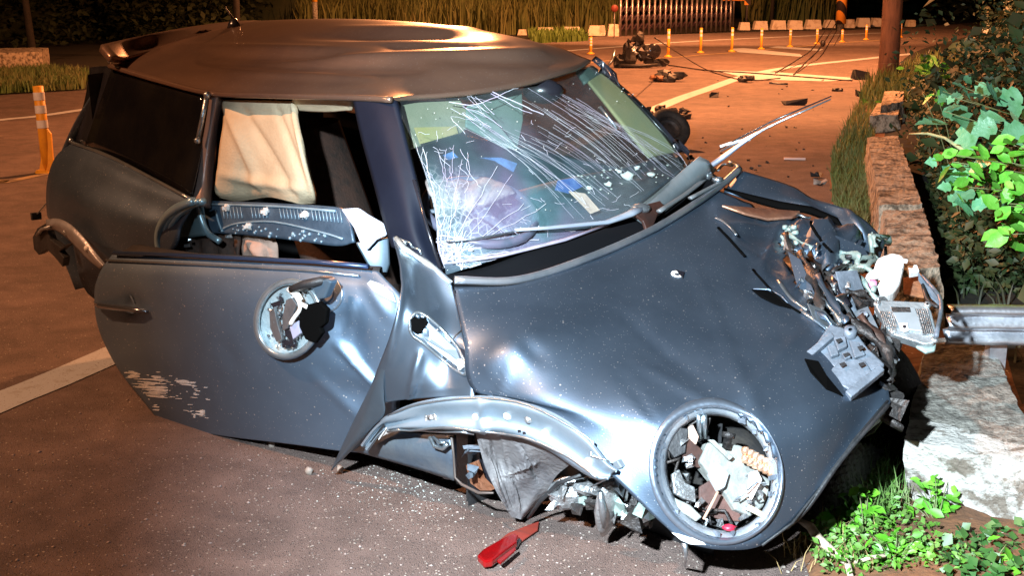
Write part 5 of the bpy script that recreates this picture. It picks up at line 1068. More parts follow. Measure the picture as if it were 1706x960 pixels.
# ------------------------------------------------------------------ roadside walls and rail
def rough(V_, amp, sc, seed=0):
    out = []
    for p in V_: 
        n = noise.noise_vector(Vector(p) * sc + Vector((seed, 0, 0))); out.append(np.asarray(p) + np.array(n) * amp)
    return np.array(out)
def blockmesh(c8, nu=16, amp=.012, sc=6, seed=0):
    """box from 8 corners (4 bottom, 4 top, counter-clockwise), every face subdivided and roughened"""
    b, t = np.array(c8[:4]), np.array(c8[4:]); mb = MB(); vm = {}
    def face(q):
        q = [np.array(a) for a in q]; g = [[(q[0] * (1 - u) + q[1] * u) * (1 - v) + (q[3] * (1 - u) + q[2] * u) * v for u in np.linspace(0, 1, nu)] for v in np.linspace(0, 1, nu)]
        g = np.array(g); g = rough(g.reshape(-1, 3), amp, sc, seed).reshape(g.shape); g += .4 * (rough(g.reshape(-1, 3), amp, sc * 4, seed).reshape(g.shape) - g); mb.grid(g)
    face([b[0], b[1], t[1], t[0]]); face([b[1], b[2], t[2], t[1]]); face([b[2], b[3], t[3], t[2]]); face([b[3], b[0], t[0], t[3]]); face([t[0], t[1], t[2], t[3]])
    return mb
def gz(x, y, z): return G(x, y, z)
# near block; its end is painted white
A = gz(1505, 735, .24); B = gz(1735, 770, .24); Cc = gz(1650, 566, .30); D = gz(1546, 562, .30)
Ab = np.array([*gz(1512, 850, -.02)[:2], -.05]); Bb = np.array([*gz(1760, 905, -.02)[:2], -.05])
nb = blockmesh([Ab, Bb, [Cc[0] + .1, Cc[1], -.05], [D[0] - .06, D[1], -.05], A, B, Cc, D], 40, .008, 13, 3)
near = nb.build('concrete_parapet_block', CONC, None, False)
near.data.materials.append(CONCW); near.data.materials.append(mat('greenish_side_paint', (.42, .48, .40), .9, 0, (.20, .16, .10), 10, .8, 40, detail=10))  # left side paler and greener than the top
for p in near.data.polygons:
    c = np.array(p.center) + BASES[near]; x, y = pxof(c); k = 14 * noise.noise(Vector(c) * 5)
    if p.normal.y < -.5 or (y > 700 + (x - 1505) * .18 + k and p.normal.z > .5): p.material_index = 1
    elif p.normal.x < -.5: p.material_index = 2
tag(near, 'large concrete kerb block with flaking white painted end, nearest the camera beside the green weeds', 'concrete block', 'broken parapet blocks along the verge')
A = gz(1452, 300, .34); B = gz(1512, 300, .34); Cc = gz(1492, 224, .36); D = gz(1448, 226, .36)
def parab(tl, tr, br, bl, h, name, label, m, seed, h2=None):
    T = [gz(*bl, h), gz(*br, h), gz(*tr, h2 or h), gz(*tl, h2 or h)]
    Bt = [[T[0][0] - .03, T[0][1] - .05, -.05], [T[1][0] + .05, T[1][1] - .05, -.05], [T[2][0] + .05, T[2][1], -.05], [T[3][0] - .03, T[3][1], -.05]]
    o = blockmesh(Bt + T, 34, .012, 11, seed).build(name, m, None); tag(o, label, 'concrete block', 'broken parapet blocks along the verge'); return o
parab((1446, 228), (1496, 226), (1536, 340), (1466, 342), .34, 'concrete_parapet_block', 'long crumbling orange-lit kerb block behind the car bonnet, farther of the two cracked ones', CONCO, 5)
parab((1470, 352), (1538, 348), (1566, 445), (1492, 450), .32, 'concrete_parapet_block', 'dark stained crumbling kerb block just above the white reservoir on the car', CONCO, 9, .33)
parab((1474, 152), (1506, 152), (1504, 168), (1468, 176), .30, 'concrete_rubble', 'pair-topped lump of broken concrete in the grass below the utility pole', CONCO, 12)
parab((1462, 172), (1502, 170), (1496, 190), (1450, 192), .22, 'concrete_rubble', 'lower broken concrete lump in the roadside grass, in front of the other lump', CONCO, 15)
# left block
o = blockmesh([G(-60, 128), G(72, 120), G(84, 112), G(-50, 118), G(-60, 100) * 0 + np.array([*G(-60, 128)[:2], .42]), np.array([*G(72, 120)[:2], .40]), np.array([*G(84, 112)[:2], .40]), np.array([*G(-50, 118)[:2], .42])], 18, .03, 2, 4).build('concrete_wall_block', CONCO, None)
tag(o, 'long pale concrete wall block at the far left behind the grass', 'concrete block')
# guardrail beam
ra0 = G(1575, 548, .62); rb0 = G(1760, 560, .62); dr = unit(rb0 - ra0); 
ra0 = G(1578, 541, .42); rb0 = G(1900, 545, .42); dr = unit(rb0 - ra0); up = np.array([0, -.25, .97]); L = np.linalg.norm(rb0 - ra0)
prof = [(-.060, 0), (-.052, .018), (-.040, .026), (-.028, .008), (-.014, .000), (0, .020), (.010, .026), (.024, .006), (.036, .002), (.046, .022), (.056, .02), (.062, 0)]
rail = thing('guard_rail', 'shiny galvanised ribbed guard rail end behind the near concrete block', 'guard rail', [ra0[0], ra0[1], 0])
mb = MB(); rows = []
for s in np.linspace(-.02, 1, 30): rows.append([ra0 + dr * L * s + up * a * 1.25 - np.array([0, 1, 0]) * b * 2.2 + np.array([0, 0, .004 * noise.noise(Vector((s * 9, a * 30, 1)))]) for a, b in prof])
q = mb.grid(rows).build('rail_beam', RAILM, rail, True); s_ = q.modifiers.new('s', 'SOLIDIFY'); s_.thickness = .004
for s in (.3, .95): MB().box(ra0 + dr * L * s + np.array([0, .06, -.22]), .06, .05, .55).build('rail_post', RAILM, rail)

# ------------------------------------------------------------------ delineator posts
def post(px, yt, yb, label, lean=0.0, bands=3, near=False):
    b = G(px, yb); d = b[1]; h = (yb - yt) / F_ * (b @ FW - CAMP @ FW) / CP * 1.0; h = max(.3, h)
    r = .036
    t = thing('delineator_post', label, 'post', b, 'orange delineator posts on the centre line')
    top = b + np.array([lean, 0, h])
    MB().lathe(b, [0, 0, 1], [(.0, .03), (.09, .03), (.10, .0), (.05, .045), (.04, .06)], 12).build('base', ORANGE, t, True)
    MB().tube([b + (top - b) * s for s in (0.03, .5, 1)], [r, r, r], 12).build('post_body', ORANGE, t, True)
    for k in range(bands):
        s = .95 - .17 * k * (1.0) - .03; MB().tube([b + (top - b) * (s - .09), b + (top - b) * s], r * 1.06, 12, False).build('reflective_band', WHITER, t, True)
    return t
def near_post():
    b = G(80, 287); top = onplane(63, 143, b, np.array([0, -1., 0])); t = thing('delineator_post', 'tall orange delineator post with three white bands at far left, nearest of the posts', 'post', b, 'orange delineator posts on the centre line')
    d = top - b; MB().tube([b, b + d * .5, top], [.050, .045, .045], 14).build('post_body', ORANGE, t, True)
    for a, c in ((.84, .93), (.69, .78), (.52, .61)): MB().tube([b + d * a, b + d * c], .048, 14, False).build('reflective_band', WHITER, t, True)
    MB().prism([b + np.array(v) for v in ((-.06, -.05, .01), (.07, -.05, .01), (.06, -.02, .34), (.02, -.02, .40))], [0, .03, 0]).build('post_fin', ORANGE, t)
    MB().lathe(b, [0, 0, 1], [(0, .02), (.10, .02), (.11, 0)], 14).build('base', ORANGE, t, True)
near_post()
where = [(984, 62, 90, 'small banded post just right of the car roof corner, behind the windscreen pillar'), (1113, 50, 95, 'orange and white post right of the engine lump, left of the other roadside posts'), (1167, 48, 88, 'second orange post to the right of the engine lump'), (1219, 47, 86, 'orange post left of the white cross marking, third from the engine lump'),
         (1268, 48, 82, 'orange post behind the white cross markings'), (1316, 49, 78, 'slim orange post fifth from the engine lump'), (1361, 49, 73, 'slim reddish post left of the hanging wires'), (1403, 50, 70, 'slim reddish post just right of the striped pole'), (1443, 42, 66, 'slim reddish post just left of the utility pole'), (1500, 40, 62, 'farthest little post showing right of the utility pole')]
for i, (x, yt, yb, lb) in enumerate(where): post(x, yt, yb, lb, bands=2 if i else 3)
# ------------------------------------------------------------------ utility pole, striped pole and wires
pb = G(1479, 128); d = pb[1]
tp = thing('utility_pole', 'thick brown utility pole standing in the verge at right', 'utility pole', pb)
MB().tube([pb + np.array([0, 0, z]) for z in (-.1, 1.5, 4, 8.5)], [.185, .175, .16, .13], 18).build('pole_shaft', WOOD, tp, True)
for z in (.25, .62, 1.02): MB().tube([pb + np.array([0, 0, z]), pb + np.array([0, 0, z + .012])], .187, 18, False).build('pole_band', WOOD, tp, True)
sp0 = G(1400, 50); ts = thing('striped_pole', 'distant pole wrapped in an orange and black striped guard, right background', 'pole', sp0)
MB().tube([sp0, sp0 + np.array([0, 0, 7])], .14, 12).build('pole_shaft', CONC, ts, True)
STR = mat('orange_black_stripes', (.9, .35, .04), .5)
nt = STR.node_tree; geo = nt.nodes.new('ShaderNodeNewGeometry'); mp_ = nt.nodes.new('ShaderNodeMapping'); wv = nt.nodes.new('ShaderNodeTexWave'); wv.inputs['Scale'].default_value = .85; wv.bands_direction = 'DIAGONAL'; rmp = nt.nodes.new('ShaderNodeValToRGB'); rmp.color_ramp.interpolation = 'CONSTANT'
rmp.color_ramp.elements[0].color = (.9, .35, .04, 1); rmp.color_ramp.elements[1].position = .5; rmp.color_ramp.elements[1].color = (.03, .02, .02, 1)
nt.links.new(geo.outputs['Position'], wv.inputs['Vector']); nt.links.new(wv.outputs['Fac'], rmp.inputs[0]); nt.links.new(rmp.outputs[0], nt.nodes['Principled BSDF'].inputs['Base Color'])
MB().tube([sp0 + np.array([0, 0, .25]), sp0 + np.array([0, 0, 2.2])], .20, 14).build('striped_guard', STR, ts, True)
def wire(pts, label, r=.012):
    P = [G(x, y, z) for x, y, z in pts]; o = MB().tube(cr(np.array(P), 6), r, 5).build('fallen_wire', CABLE, None, True); tag(o, label, 'wire', 'fallen overhead wires')
wire([(1392, 20, .5), (1362, 70, .25), (1330, 98, .12), (1292, 121, .02)], 'left hanging wire running from the striped pole down to the road line', .014)
wire([(1398, 28, .4), (1372, 72, .25), (1350, 96, .12), (1322, 124, .02)], 'right hanging wire running from the striped pole to the white cross marking', .014)
wire([(1090, 62, .9), (1130, 88, .3), (1178, 116, .03), (1240, 133, .02), (1300, 130, .02)], 'thin wire sagging from the gate side across to the road line', .010)
wire([(1113, 108, .02), (1180, 117, .02), (1250, 121, .02), (1420, 134, .02)], 'dark wire lying along the white cross marking', .012)
mb = MB(); mb.blob(G(1371, 72, .26), .07, 3, (1, 1, 1.2)); tag(mb.build('wire_splice', CABLE, None, True), 'dark knot joining the two hanging wires', 'wire splice')

# ------------------------------------------------------------------ gate of upright bars
gb0 = G(1033, 60); gb1 = G(1216, 51); gate = thing('sliding_gate', 'folding metal gate of close upright bars across the far road', 'gate', gb0)
ng = 22
for i in range(ng):
    b = gb0 + (gb1 - gb0) * i / (ng - 1); h = 1.25
    MB().tube([b, b + np.array([0, 0, h])], .045, 8).build('upright_bar', STEELG, gate, True).name
    MB().blob(b + np.array([0, 0, h + .04]), .07, i, n=6).build('bar_cap', mat('gate_cap', (.7, .6, .5), .4) if i == 0 else bpy.data.materials['gate_cap'], gate, True)
GX = mat('dark_violet_steel', (.10, .06, .08), .4, .7)
for z0, z1 in ((.15, .45), (.45, .15), (.45, .75), (.75, .45), (.75, 1.05), (1.05, .75)):
    mb = MB()
    for i in range(ng - 1):
        a = gb0 + (gb1 - gb0) * i / (ng - 1) + np.array([0, .08, z0]); b = gb0 + (gb1 - gb0) * (i + 1) / (ng - 1) + np.array([0, .08, z1]); mb.tube([a, b], .03, 5)
    mb.build('lattice_brace', GX, gate)
# signs
def sign(px, yb, w, h, z, label, m=ORANGES, arrows=True, pole=True):
    b = G(px, yb); t = thing('road_sign', label, 'road sign', b)
    if pole: MB().tube([b, b + np.array([0, 0, z + h])], .04, 8).build('sign_pole', STEELG, t, True)
    MB().box(b + np.array([0, -.05, z + h / 2]), w, .03, h).build('sign_board', m, t)
    if arrows:
        for k in (-1, 0, 1):
            c = b + np.array([k * w * .30, -.075, z + h / 2]); MB().prism([c + np.array(v) for v in ((-.10, 0, h * .45), (.0, 0, h * .45), (.12, 0, 0), (0, 0, -h * .45), (-.10, 0, -h * .45), (.02, 0, 0))], [0, -.008, 0]).build('chevron_mark', BLACKP, t)
sign(1221, 48, 1.0, .9, 1.12, 'orange board with black chevrons at the right end of the gate')
b = G(1243, 48); t = thing('sign_post', 'thin grey post just right of the orange chevron board', 'post', b); MB().tube([b, b + np.array([0, 0, 3])], .05, 8).build('post_shaft', STEELG, t, True); MB().box(b + np.array([0, -.07, 1.6]), .25, .03, 1.3).build('striped_plate', STR, t)
b = G(527, 84); t = thing('marker_post', 'pale post with orange reflector rising behind the car roof', 'post', b); MB().tube([b, b + np.array([0, 0, 1.25])], .07, 8).build('post_shaft', CONC, t, True); MB().tube([b + np.array([0, 0, 1.25]), b + np.array([0, 0, 1.8])], .074, 8).build('reflector', ORANGE, t, True)
b = G(1023, 62); t = thing('reflector_stake', 'thin stake with a small red reflector left of the gate', 'stake', b); MB().tube([b, b + np.array([0, 0, 1.0])], .02, 6).build('stake', STEELG, t, True); MB().lathe(b + np.array([0, -.03, .95]), [0, -1, 0], [(.0, .02), (.10, .02), (.12, 0)], 12).build('reflector_disc', REDT, t, True)

# far kerb blocks, one by one
def barrier(x0, x1, yb, yt, label, m=BARR):
    a = G(x0, yb); b = G(x1, yb); h = (yb - yt) / F_ * a[1] / CP * 1.02; dd = np.array([0, .45, 0]); t = .14 * (b - a)
    z = np.array([0, 0, h])
    o = blockmesh([a, b, b + dd, a + dd, a + z + t, b + z - t * .6, b + z + dd - t * .6, a + z + dd + t], 6, .015, 2, x0).build('barrier_block', m, None, False)
    tag(o, label, 'barrier block', 'pale kerb blocks edging the far road')
for i, (x0, x1, yb, yt) in enumerate([(862, 878, 58, 50), (893, 924, 60, 47), (936, 968, 59, 46), (978, 1010, 59, 44), (1012, 1032, 60, 42)]):
    barrier(x0, x1, yb, yt, ['little kerb block half hidden by the car roof', 'kerb block farthest left of the row past the car roof', 'second kerb block left of the gate, in front of tall grass', 'third kerb block left of the gate', 'tall kerb block touching the left end of the gate'][i])
for i, (x0, x1, yb, yt) in enumerate([(1232, 1250, 50, 38), (1256, 1280, 49, 36), (1285, 1310, 49, 35), (1313, 1338, 49, 35), (1342, 1369, 48, 34), (1374, 1392, 46, 34), (1410, 1424, 46, 33), (1428, 1450, 45, 31), (1453, 1470, 44, 31), (1512, 1526, 44, 34)]):
    barrier(x0, x1, yb, yt, ['kerb block right beside the chevron board post', 'second pale kerb block right of the gate', 'third pale kerb block right of the gate', 'middle kerb block left of the hanging wires', 'kerb block just left of the striped pole', 'dim kerb block at the foot of the striped pole', 'small kerb block right of the striped pole', 'pale kerb block left of the utility pole, with a worn top', 'kerb block partly behind the utility pole', 'last kerb block, right of the utility pole'][i])

# ------------------------------------------------------------------ debris on the road, each a thing
def deb(name, x, y, label, cat, build, grp='scattered car wreckage on the road'):
    b = G(x, y); mb = MB(); m = build(mb, b); o = mb.build(name, m, None, False, bevel=.0, base=b); tag(o, label, cat, grp); return o
# torn out engine
eb = G(1060, 112); t = thing('torn_out_engine', 'lump of torn out engine lying on the far road in front of the gate', 'engine', eb, 'scattered car wreckage on the road')
def ebx(dx, dz, dy=0): return eb + np.array([dx, dy, dz])
mb = MB()
for i in range(16): mb.blob(ebx(rnd.uniform(-.38, .32), rnd.uniform(.08, .42) * (1 - .2 * rnd.random()), rnd.uniform(-.2, .2)), rnd.uniform(.08, .17), i, n=8, amp=.6)
mb.build('engine_block', DARKM, t)
MB().blob(ebx(-.22, .42, -.18), .09, 4, (1, 1, 1.1), 10, .6).build('silver_cover', DARKM, t, True)
MB().lathe(ebx(.34, .34, -.2), unit([.3, -1, 0]), [(0, .03), (.13, .03), (.15, 0), (.15, -.1)], 16).build('pulley', BLACKP, t, True)
MB().blob(ebx(.05, .58, 0), .12, 8, (1.1, 1, 1), 8, .8).build('intake_lump', DARKM, t)
MB().tube([ebx(-.45, .35), ebx(-.5, .15, -.1), ebx(-.62, .0, -.1)], .03, 6).build('bent_leg', GALV, t, True); MB().tube([ebx(-.35, .06, -.3), ebx(0, .05, -.32), ebx(.4, .07, -.3)], .035, 7).build('sump_bar', DARKM, t, True)
MB().blob(ebx(.52, .10, -.1), .10, 6, (1.6, 1, .8), 8, .8).build('loose_bracket', DARKM, t)
for i in range(10): MB().box(ebx(rnd.uniform(-.4, .4), rnd.uniform(.1, .6), -.22), .12, .03, .05, rz(rnd.uniform(0, 3)) @ ry(rnd.uniform(-1, 1)), .02).build('engine_bracket', [ALU, DARKM, GALV][i % 3], t)
def blobs(m, n, w, h, r0, dy=.1, amp=.7):
    def f(mb, b):
        for i in range(n): mb.blob(b + np.array([rnd.uniform(-w, w), rnd.uniform(-dy, dy), rnd.uniform(.3, 1) * h]), rnd.uniform(.6, 1.2) * r0, rnd.random() * 50, (1.2, 1, .7), 7, amp)
        return m
    return f
def plate(m, w, l, h, a, jit=.02):
    def f(mb, b): mb.box(b + np.array([0, 0, h / 2 + .005]), w, l, h, rz(a), jit); return m
    return f
deb('wreck_fragment', 1085, 136, 'low torn orange and black fragment left of the dark lump, below the engine', 'debris', blobs(mat('burnt_orange_scrap', (.35, .14, .05), .7, 0, (.05, .03, .02), 6), 6, .18, .10, .07))
deb('wreck_fragment', 1116, 136, 'rounded black fragment on the road just below the engine lump', 'debris', blobs(RUBBER, 7, .22, .15, .10))
deb('wreck_fragment', 1108, 196, 'jagged torn panel lying on the edge line behind the windscreen pillar', 'debris', blobs(DARKM, 8, .26, .13, .055, .1, 1.1))
deb('wreck_fragment', 1240, 137, 'dark flat lump lying on the white edge line', 'debris', blobs(DARKM, 5, .14, .08, .07))
deb('wreck_fragment', 1434, 132, 'black box shaped scrap by the grass left of the utility pole', 'debris', plate(RUBBER, .26, .2, .14, .1))
deb('wreck_fragment', 1189, 162, 'small black chip right of the edge line', 'debris', plate(RUBBER, .13, .1, .05, -.2))
deb('wreck_fragment', 1325, 175, 'thin dark bar lying beyond the raised wiper', 'debris', plate(RUBBER, .30, .05, .04, -.08))
deb('wreck_fragment', 1396, 152, 'curved dark scrap beside the tip of the raised wiper', 'debris', blobs(DARKM, 5, .05, .03, .045, .03, .9))
deb('wreck_fragment', 1434, 160, 'small dark cube of scrap at the grass edge', 'debris', plate(RUBBER, .10, .1, .07, .3))
deb('wreck_fragment', 1324, 267, 'short pale bar alone on the road right of the wiper arm', 'debris', plate(mat('pale_pinkish_bar', (.65, .48, .42), .5), .20, .03, .02, -.02, .002))
deb('wreck_fragment', 1360, 296, 'small dark shaving on the road beside the grass, above the bonnet', 'debris', plate(RUBBER, .05, .03, .02, .4))
deb('wreck_fragment', 1258, 284, 'dark crumb of wreckage next to the curled hinge strip', 'debris', blobs(DARKM, 2, .02, .02, .02))
deb('wreck_fragment', 1135, 198, 'thin torn strip trailing off the jagged panel', 'debris', plate(DARKM, .22, .08, .03, .2))
deb('wreck_fragment', 1367, 307, 'tiny pale flake lying on the road near the grass', 'debris', plate(PEB, .06, .03, .01, .2))
deb('wreck_fragment', 1296, 141, 'row of thin dark slivers below the white cross marking', 'debris', plate(DARKM, .28, .05, .02, -.15))
mb = MB()
for i in range(80):
    x, y = rnd.uniform(1130, 1440), rnd.uniform(128, 330); b = G(x, y); s = rnd.uniform(.003, .03) ** 1.0 * rnd.uniform(.3, .8); mb.box(b + np.array([0, 0, s / 2]), s * 2, s, s, rz(rnd.uniform(0, 3)), s * .3)
stuff(mb.build('road_crumbs', DARKM, None))
# loose wheel behind the windscreen pillar
wb = G(1112, 250); t = thing('loose_wheel', 'black wheel lying on the road behind the windscreen pillar', 'wheel', wb, 'scattered car wreckage on the road')
mb = MB(); wax = unit([.25, -.75, .6]); wc = wb + np.array([0, 0, .20]); mb.lathe(wc, wax, [(.10, -.04), (.12, -.08), (.19, -.09), (.215, -.06), (.22, 0), (.215, .06), (.19, .09), (.13, .08), (.11, .02)], 30); mb.build('tyre', TYRE, t, True)
MB().lathe(wc, wax, [(0, .0), (.06, .01), (.115, -.01), (.12, .06)], 24).build('rim', DARKM, t, True)
# red lens in front of the car
rb = G(840, 930); t = thing('red_lamp_shard', 'glossy red lamp lens shard lying on the asphalt in front of the car', 'lamp shard', rb)
def rp_(x, y, z=.02): return G(x, y, z)
MB().prism([rp_(x, y, .012) for x, y in ((795, 937), (806, 926), (838, 908), (856, 900), (864, 904), (861, 914), (840, 930), (820, 946), (806, 948))], [0, 0, .022]).build('red_lens', REDL, t, False, bevel=.005)
MB().prism([rp_(x, y, .030) for x, y in ((828, 938), (858, 915), (860, 920), (834, 943))], [0, 0, .008]).build('lens_edge', REDL, t, False, bevel=.002)
MB().prism([rp_(x, y, .006) for x, y in ((828, 906), (846, 892), (880, 878), (898, 872), (896, 886), (870, 904), (855, 899), (838, 909))], [0, 0, .006]).build('dull_red_back', REDT, t, False, bevel=.002)
MB().prism([rp_(x, y, .010) for x, y in ((856, 902), (868, 904), (862, 914), (852, 920))], [0, 0, .010]).build('lens_socket', BLACKP, t)
# bright strap hanging from the bonnet lip
hs = [V(1140, 905, 'lat', .69), V(1143, 925, 'lat', .69), G(1141, 945, .02)]
tag(MB().tube(hs, [.010, .005, .004], 6).build('hanging_scrap_cord', GALV, None, True), 'pale cord of scrap hanging from the lowest bonnet lip to the ground', 'cord')
# roots and black liner by the nose
tag(MB().tube([G(x, y, z) for x, y, z in ((1332, 868, .08), (1350, 878, .08), (1364, 900, .06), (1390, 922, .04), (1412, 940, .03), (1418, 965, .02))], [.008, .013, .015, .013, .010, .008], 8).build('dry_root', ROOTM, None, True), 'pale dry root curving through the weeds beside the car nose', 'root')
tag(MB().tube([G(x, y, z) for x, y, z in ((1408, 748, .10), (1428, 752, .10), (1445, 758, .09), (1458, 764, .08))], .006, 6).build('dry_twig', ROOTM, None, True), 'short pale twig under the car nose above the black liner', 'twig')
tag(MB().tube([G(x, y, z) for x, y, z in ((1424, 938, .03), (1450, 930, .05), (1475, 926, .06))], .006, 6).build('dry_twig', ROOTM, None, True), 'short pale twig at the bottom among the weeds, right of the root', 'twig')
P = patch([[G(1400, 740, .22), G(1440, 740, .20), G(1470, 752, .12)], [G(1368, 790, .14), G(1410, 790, .14), G(1440, 800, .09)], [G(1340, 850, .05), G(1370, 860, .05), G(1400, 850, .05)]], 14, 14)
for i in range(P.shape[0]):
    for j in range(P.shape[1]): P[i, j] += np.array([0, 0, .006 * math.sin(i * 1.9 + j * .8) + .01 * noise.noise(Vector(P[i, j]) * 30)])
o = MB().grid(P).build('torn_plastic_liner', RUBBER, None, False); o.modifiers.new('s', 'SOLIDIFY').thickness = .004; tag(o, 'black ribbed plastic liner torn loose under the car nose', 'plastic liner')

# ------------------------------------------------------------------ gravel and glass grit on the near road
def pebbles(name, n, region, r0, r1, m, tall=.7):
    ico = np.array([(0, 0, 1), (.9, 0, .3), (.28, .85, .3), (-.72, .52, .3), (-.72, -.52, .3), (.28, -.85, .3), (0, 0, -.4)])
    F = np.array([(0, 1, 2), (0, 2, 3), (0, 3, 4), (0, 4, 5), (0, 5, 1), (6, 2, 1), (6, 3, 2), (6, 4, 3), (6, 5, 4), (6, 1, 5)]); VV = []; FF = []
    for i in range(n):
        x, y = region(); b = G(x, y); s = r0 + (r1 - r0) * rnd.random() ** 3; a = rnd.uniform(0, 6.3)
        v = ico * (1 + .3 * nr.normal(size=(7, 1))) * s; v[:, 2] *= tall; v = v @ rz(a).T + b; VV.append(v); FF.append(F + 7 * i)
    return stuff(fast(name, np.vstack(VV), np.vstack(FF), m))
def reg1():
    while True:
        x, y = rnd.uniform(-60, 1250), rnd.uniform(640, 980)
        if y > 735 or (x < 250 and y > 600): return x, y
pebbles('loose_gravel', 2400, reg1, .0012, .0050, PEB)
pebbles('pale_grit', 600, reg1, .0014, .0055, PEB)
pebbles('coarse_grit', 420, reg1, .003, .0075, mat('pinkish_stone', (.40, .33, .30), .8, 0, (.28, .2, .17), 40))
pebbles('glass_grit', 550, lambda: (rnd.gauss(690, 70), abs(rnd.gauss(0, 45)) + 770), .0015, .005, GRIT)
pebbles('distant_gravel', 260, lambda: (rnd.uniform(0, 170), rnd.uniform(330, 640)), .002, .006, PEB)
pebbles('verge_gravel', 500, lambda: (rnd.uniform(1300, 1706), rnd.uniform(830, 980)), .002, .010, PEB)
for x, y, lb in ((453, 741, 'single pale stone under the door bottom edge'), (515, 786, 'whitish stone left of the hanging metal tip'), (567, 783, 'pale stone beside the hanging metal tip')):
    mb = MB(); mb.blob(G(x, y, .010), .013, x, (1, 1, 1.2), 8, .5); tag(mb.build('stone', PEB, None, True), lb, 'stone')

# ------------------------------------------------------------------ vegetation
LF = np.array([(0, 0, 0), (.30, .28, .05), (.36, .62, .02), (0, 1.0, -.08), (-.36, .62, .02), (-.30, .28, .05), (0, .35, -.05), (0, .7, -.06)])
LFF = [(0, 1, 6), (1, 2, 7, 6), (2, 3, 7), (0, 6, 5), (6, 7, 4, 5), (7, 3, 4)]
def frames(n, up_bias=.6):
    """random orthonormal frames (n,3,3): columns = leaf x, leaf length y, leaf normal z"""
    nrm = nr.normal(size=(n, 3)); nrm /= np.linalg.norm(nrm, axis=1, keepdims=True); nrm[:, 2] = np.abs(nrm[:, 2]); nrm += np.array([0, -.3, up_bias]); nrm /= np.linalg.norm(nrm, axis=1, keepdims=True)
    r = nr.normal(size=(n, 3)); y = r - nrm * (r * nrm).sum(1, keepdims=True); y /= np.linalg.norm(y, axis=1, keepdims=True); x = np.cross(y, nrm); return np.stack([x, y, nrm], 2)
def leafcloud(name, pts, size, m, parent=None, base=None, up=.5, wid=.8):
    """many small folded leaves, two triangles each"""
    n = len(pts); Fm = frames(n, up); s = size * (.6 + .8 * nr.random((n, 1, 1)))
    L = np.array([(0, 0, 0), (.35 * wid, .5, .08), (0, 1, 0), (-.35 * wid, .5, .08)])
    Vv = (np.einsum('nij,kj->nki', Fm, L) * s + pts[:, None, :]).reshape(-1, 3)
    q = np.arange(n)[:, None] * 4; Ft = np.concatenate([q + np.array([0, 1, 2]), q + np.array([0, 2, 3])]); return fast(name, Vv, Ft, m, parent, base)
def clumps(centres, radii, n, squash=.8):
    c = np.asarray(centres); w = np.asarray(radii) ** 2; k = nr.choice(len(c), n, p=w / w.sum()); d = nr.normal(size=(n, 3)); d /= np.linalg.norm(d, axis=1, keepdims=True)
    r = np.asarray(radii)[k, None] * (.55 + .45 * nr.random((n, 1)) ** .5) * np.array([1, 1, squash]); return c[k] + d * r
def grass(name, pts, h, m, w=.012, lean=.5):
    n = len(pts); a = nr.random(n) * 6.28; hh = h * (.5 + nr.random(n)); dx = np.stack([np.cos(a), np.sin(a), np.zeros(n)], 1); ln = nr.random(n)[:, None] * lean * hh[:, None]; b = nr.random(n) * 6.28; ld = np.stack([np.cos(b), np.sin(b), np.zeros(n)], 1); z = np.array([0, 0, 1.])
    p0 = pts - dx * w; p1 = pts + dx * w; p2 = pts + dx * w * .7 + ld * ln * .35 + z * hh[:, None] * .6; p3 = pts - dx * w * .7 + ld * ln * .35 + z * hh[:, None] * .6; p4 = pts + ld * ln + z * hh[:, None]
    Vv = np.stack([p0, p1, p2, p3, p4], 1).reshape(-1, 3); q = np.arange(n)[:, None] * 5; Ft = np.concatenate([q + np.array([0, 1, 2]), q + np.array([0, 2, 3]), q + np.array([3, 2, 4])]); return stuff(fast(name, Vv, Ft, m))
def gpts(poly, n, z=0.0):
    xs = [p[0] for p in poly]; ys = [p[1] for p in poly]; out = []
    while len(out) < n:
        x, y = rnd.uniform(min(xs), max(xs)), rnd.uniform(min(ys), max(ys))
        if inpoly(x, y, poly): out.append(G(x, y, z))
    return np.array(out)
def wpts(poly, n):   # uniform in the world polygon
    xs = [p[0] for p in poly]; ys = [p[1] for p in poly]; out = []
    while len(out) < n:
        x, y = rnd.uniform(min(xs), max(xs)), rnd.uniform(min(ys), max(ys))
        if inpoly(x, y, poly): out.append((x, y, 0))
    return np.array(out)
grass('verge_grass', gpts([(1386, 335), (1384, 270), (1422, 190), (1475, 130), (1500, 125), (1540, 150), (1500, 215), (1455, 225), (1450, 350), (1440, 420), (1415, 400)], 5200), .14, LEAF3, .006)
grass('verge_grass_pole', gpts([(1430, 175), (1440, 140), (1478, 122), (1560, 95), (1600, 110), (1560, 180), (1500, 200)], 2500), .20, LEAF3, .01)
grass('left_verge_grass', wpts([tuple(G(x, y)[:2]) for x, y in ((-80, 162), (0, 156), (140, 148), (150, 128), (60, 118), (-80, 124))], 6000), .16, LEAF3, .014)
grass('far_tall_grass', wpts([tuple(G(x, y)[:2]) for x, y in ((500, 78), (700, 64), (890, 56), (1030, 52), (1030, 44), (500, 44))], 9000), 1.1, mat('tall_dry_grass', (.075, .095, .02), .8, 0, (.13, .125, .035), .6), .035, .35)
grass('far_tall_grass_right', wpts([tuple(G(x, y)[:2]) for x, y in ((1238, 44), (1400, 40), (1400, 34), (1238, 36))], 3500), 1.5, mat('tall_green_grass', (.08, .11, .03), .8, 0, (.13, .13, .04), .6), .04, .35)
grass('low_kerb_grass', wpts([tuple(G(x, y)[:2]) for x, y in ((890, 72), (980, 68), (960, 58), (880, 60))], 1500), .25, mat('fresh_green_grass', (.12, .20, .03), .7), .03)
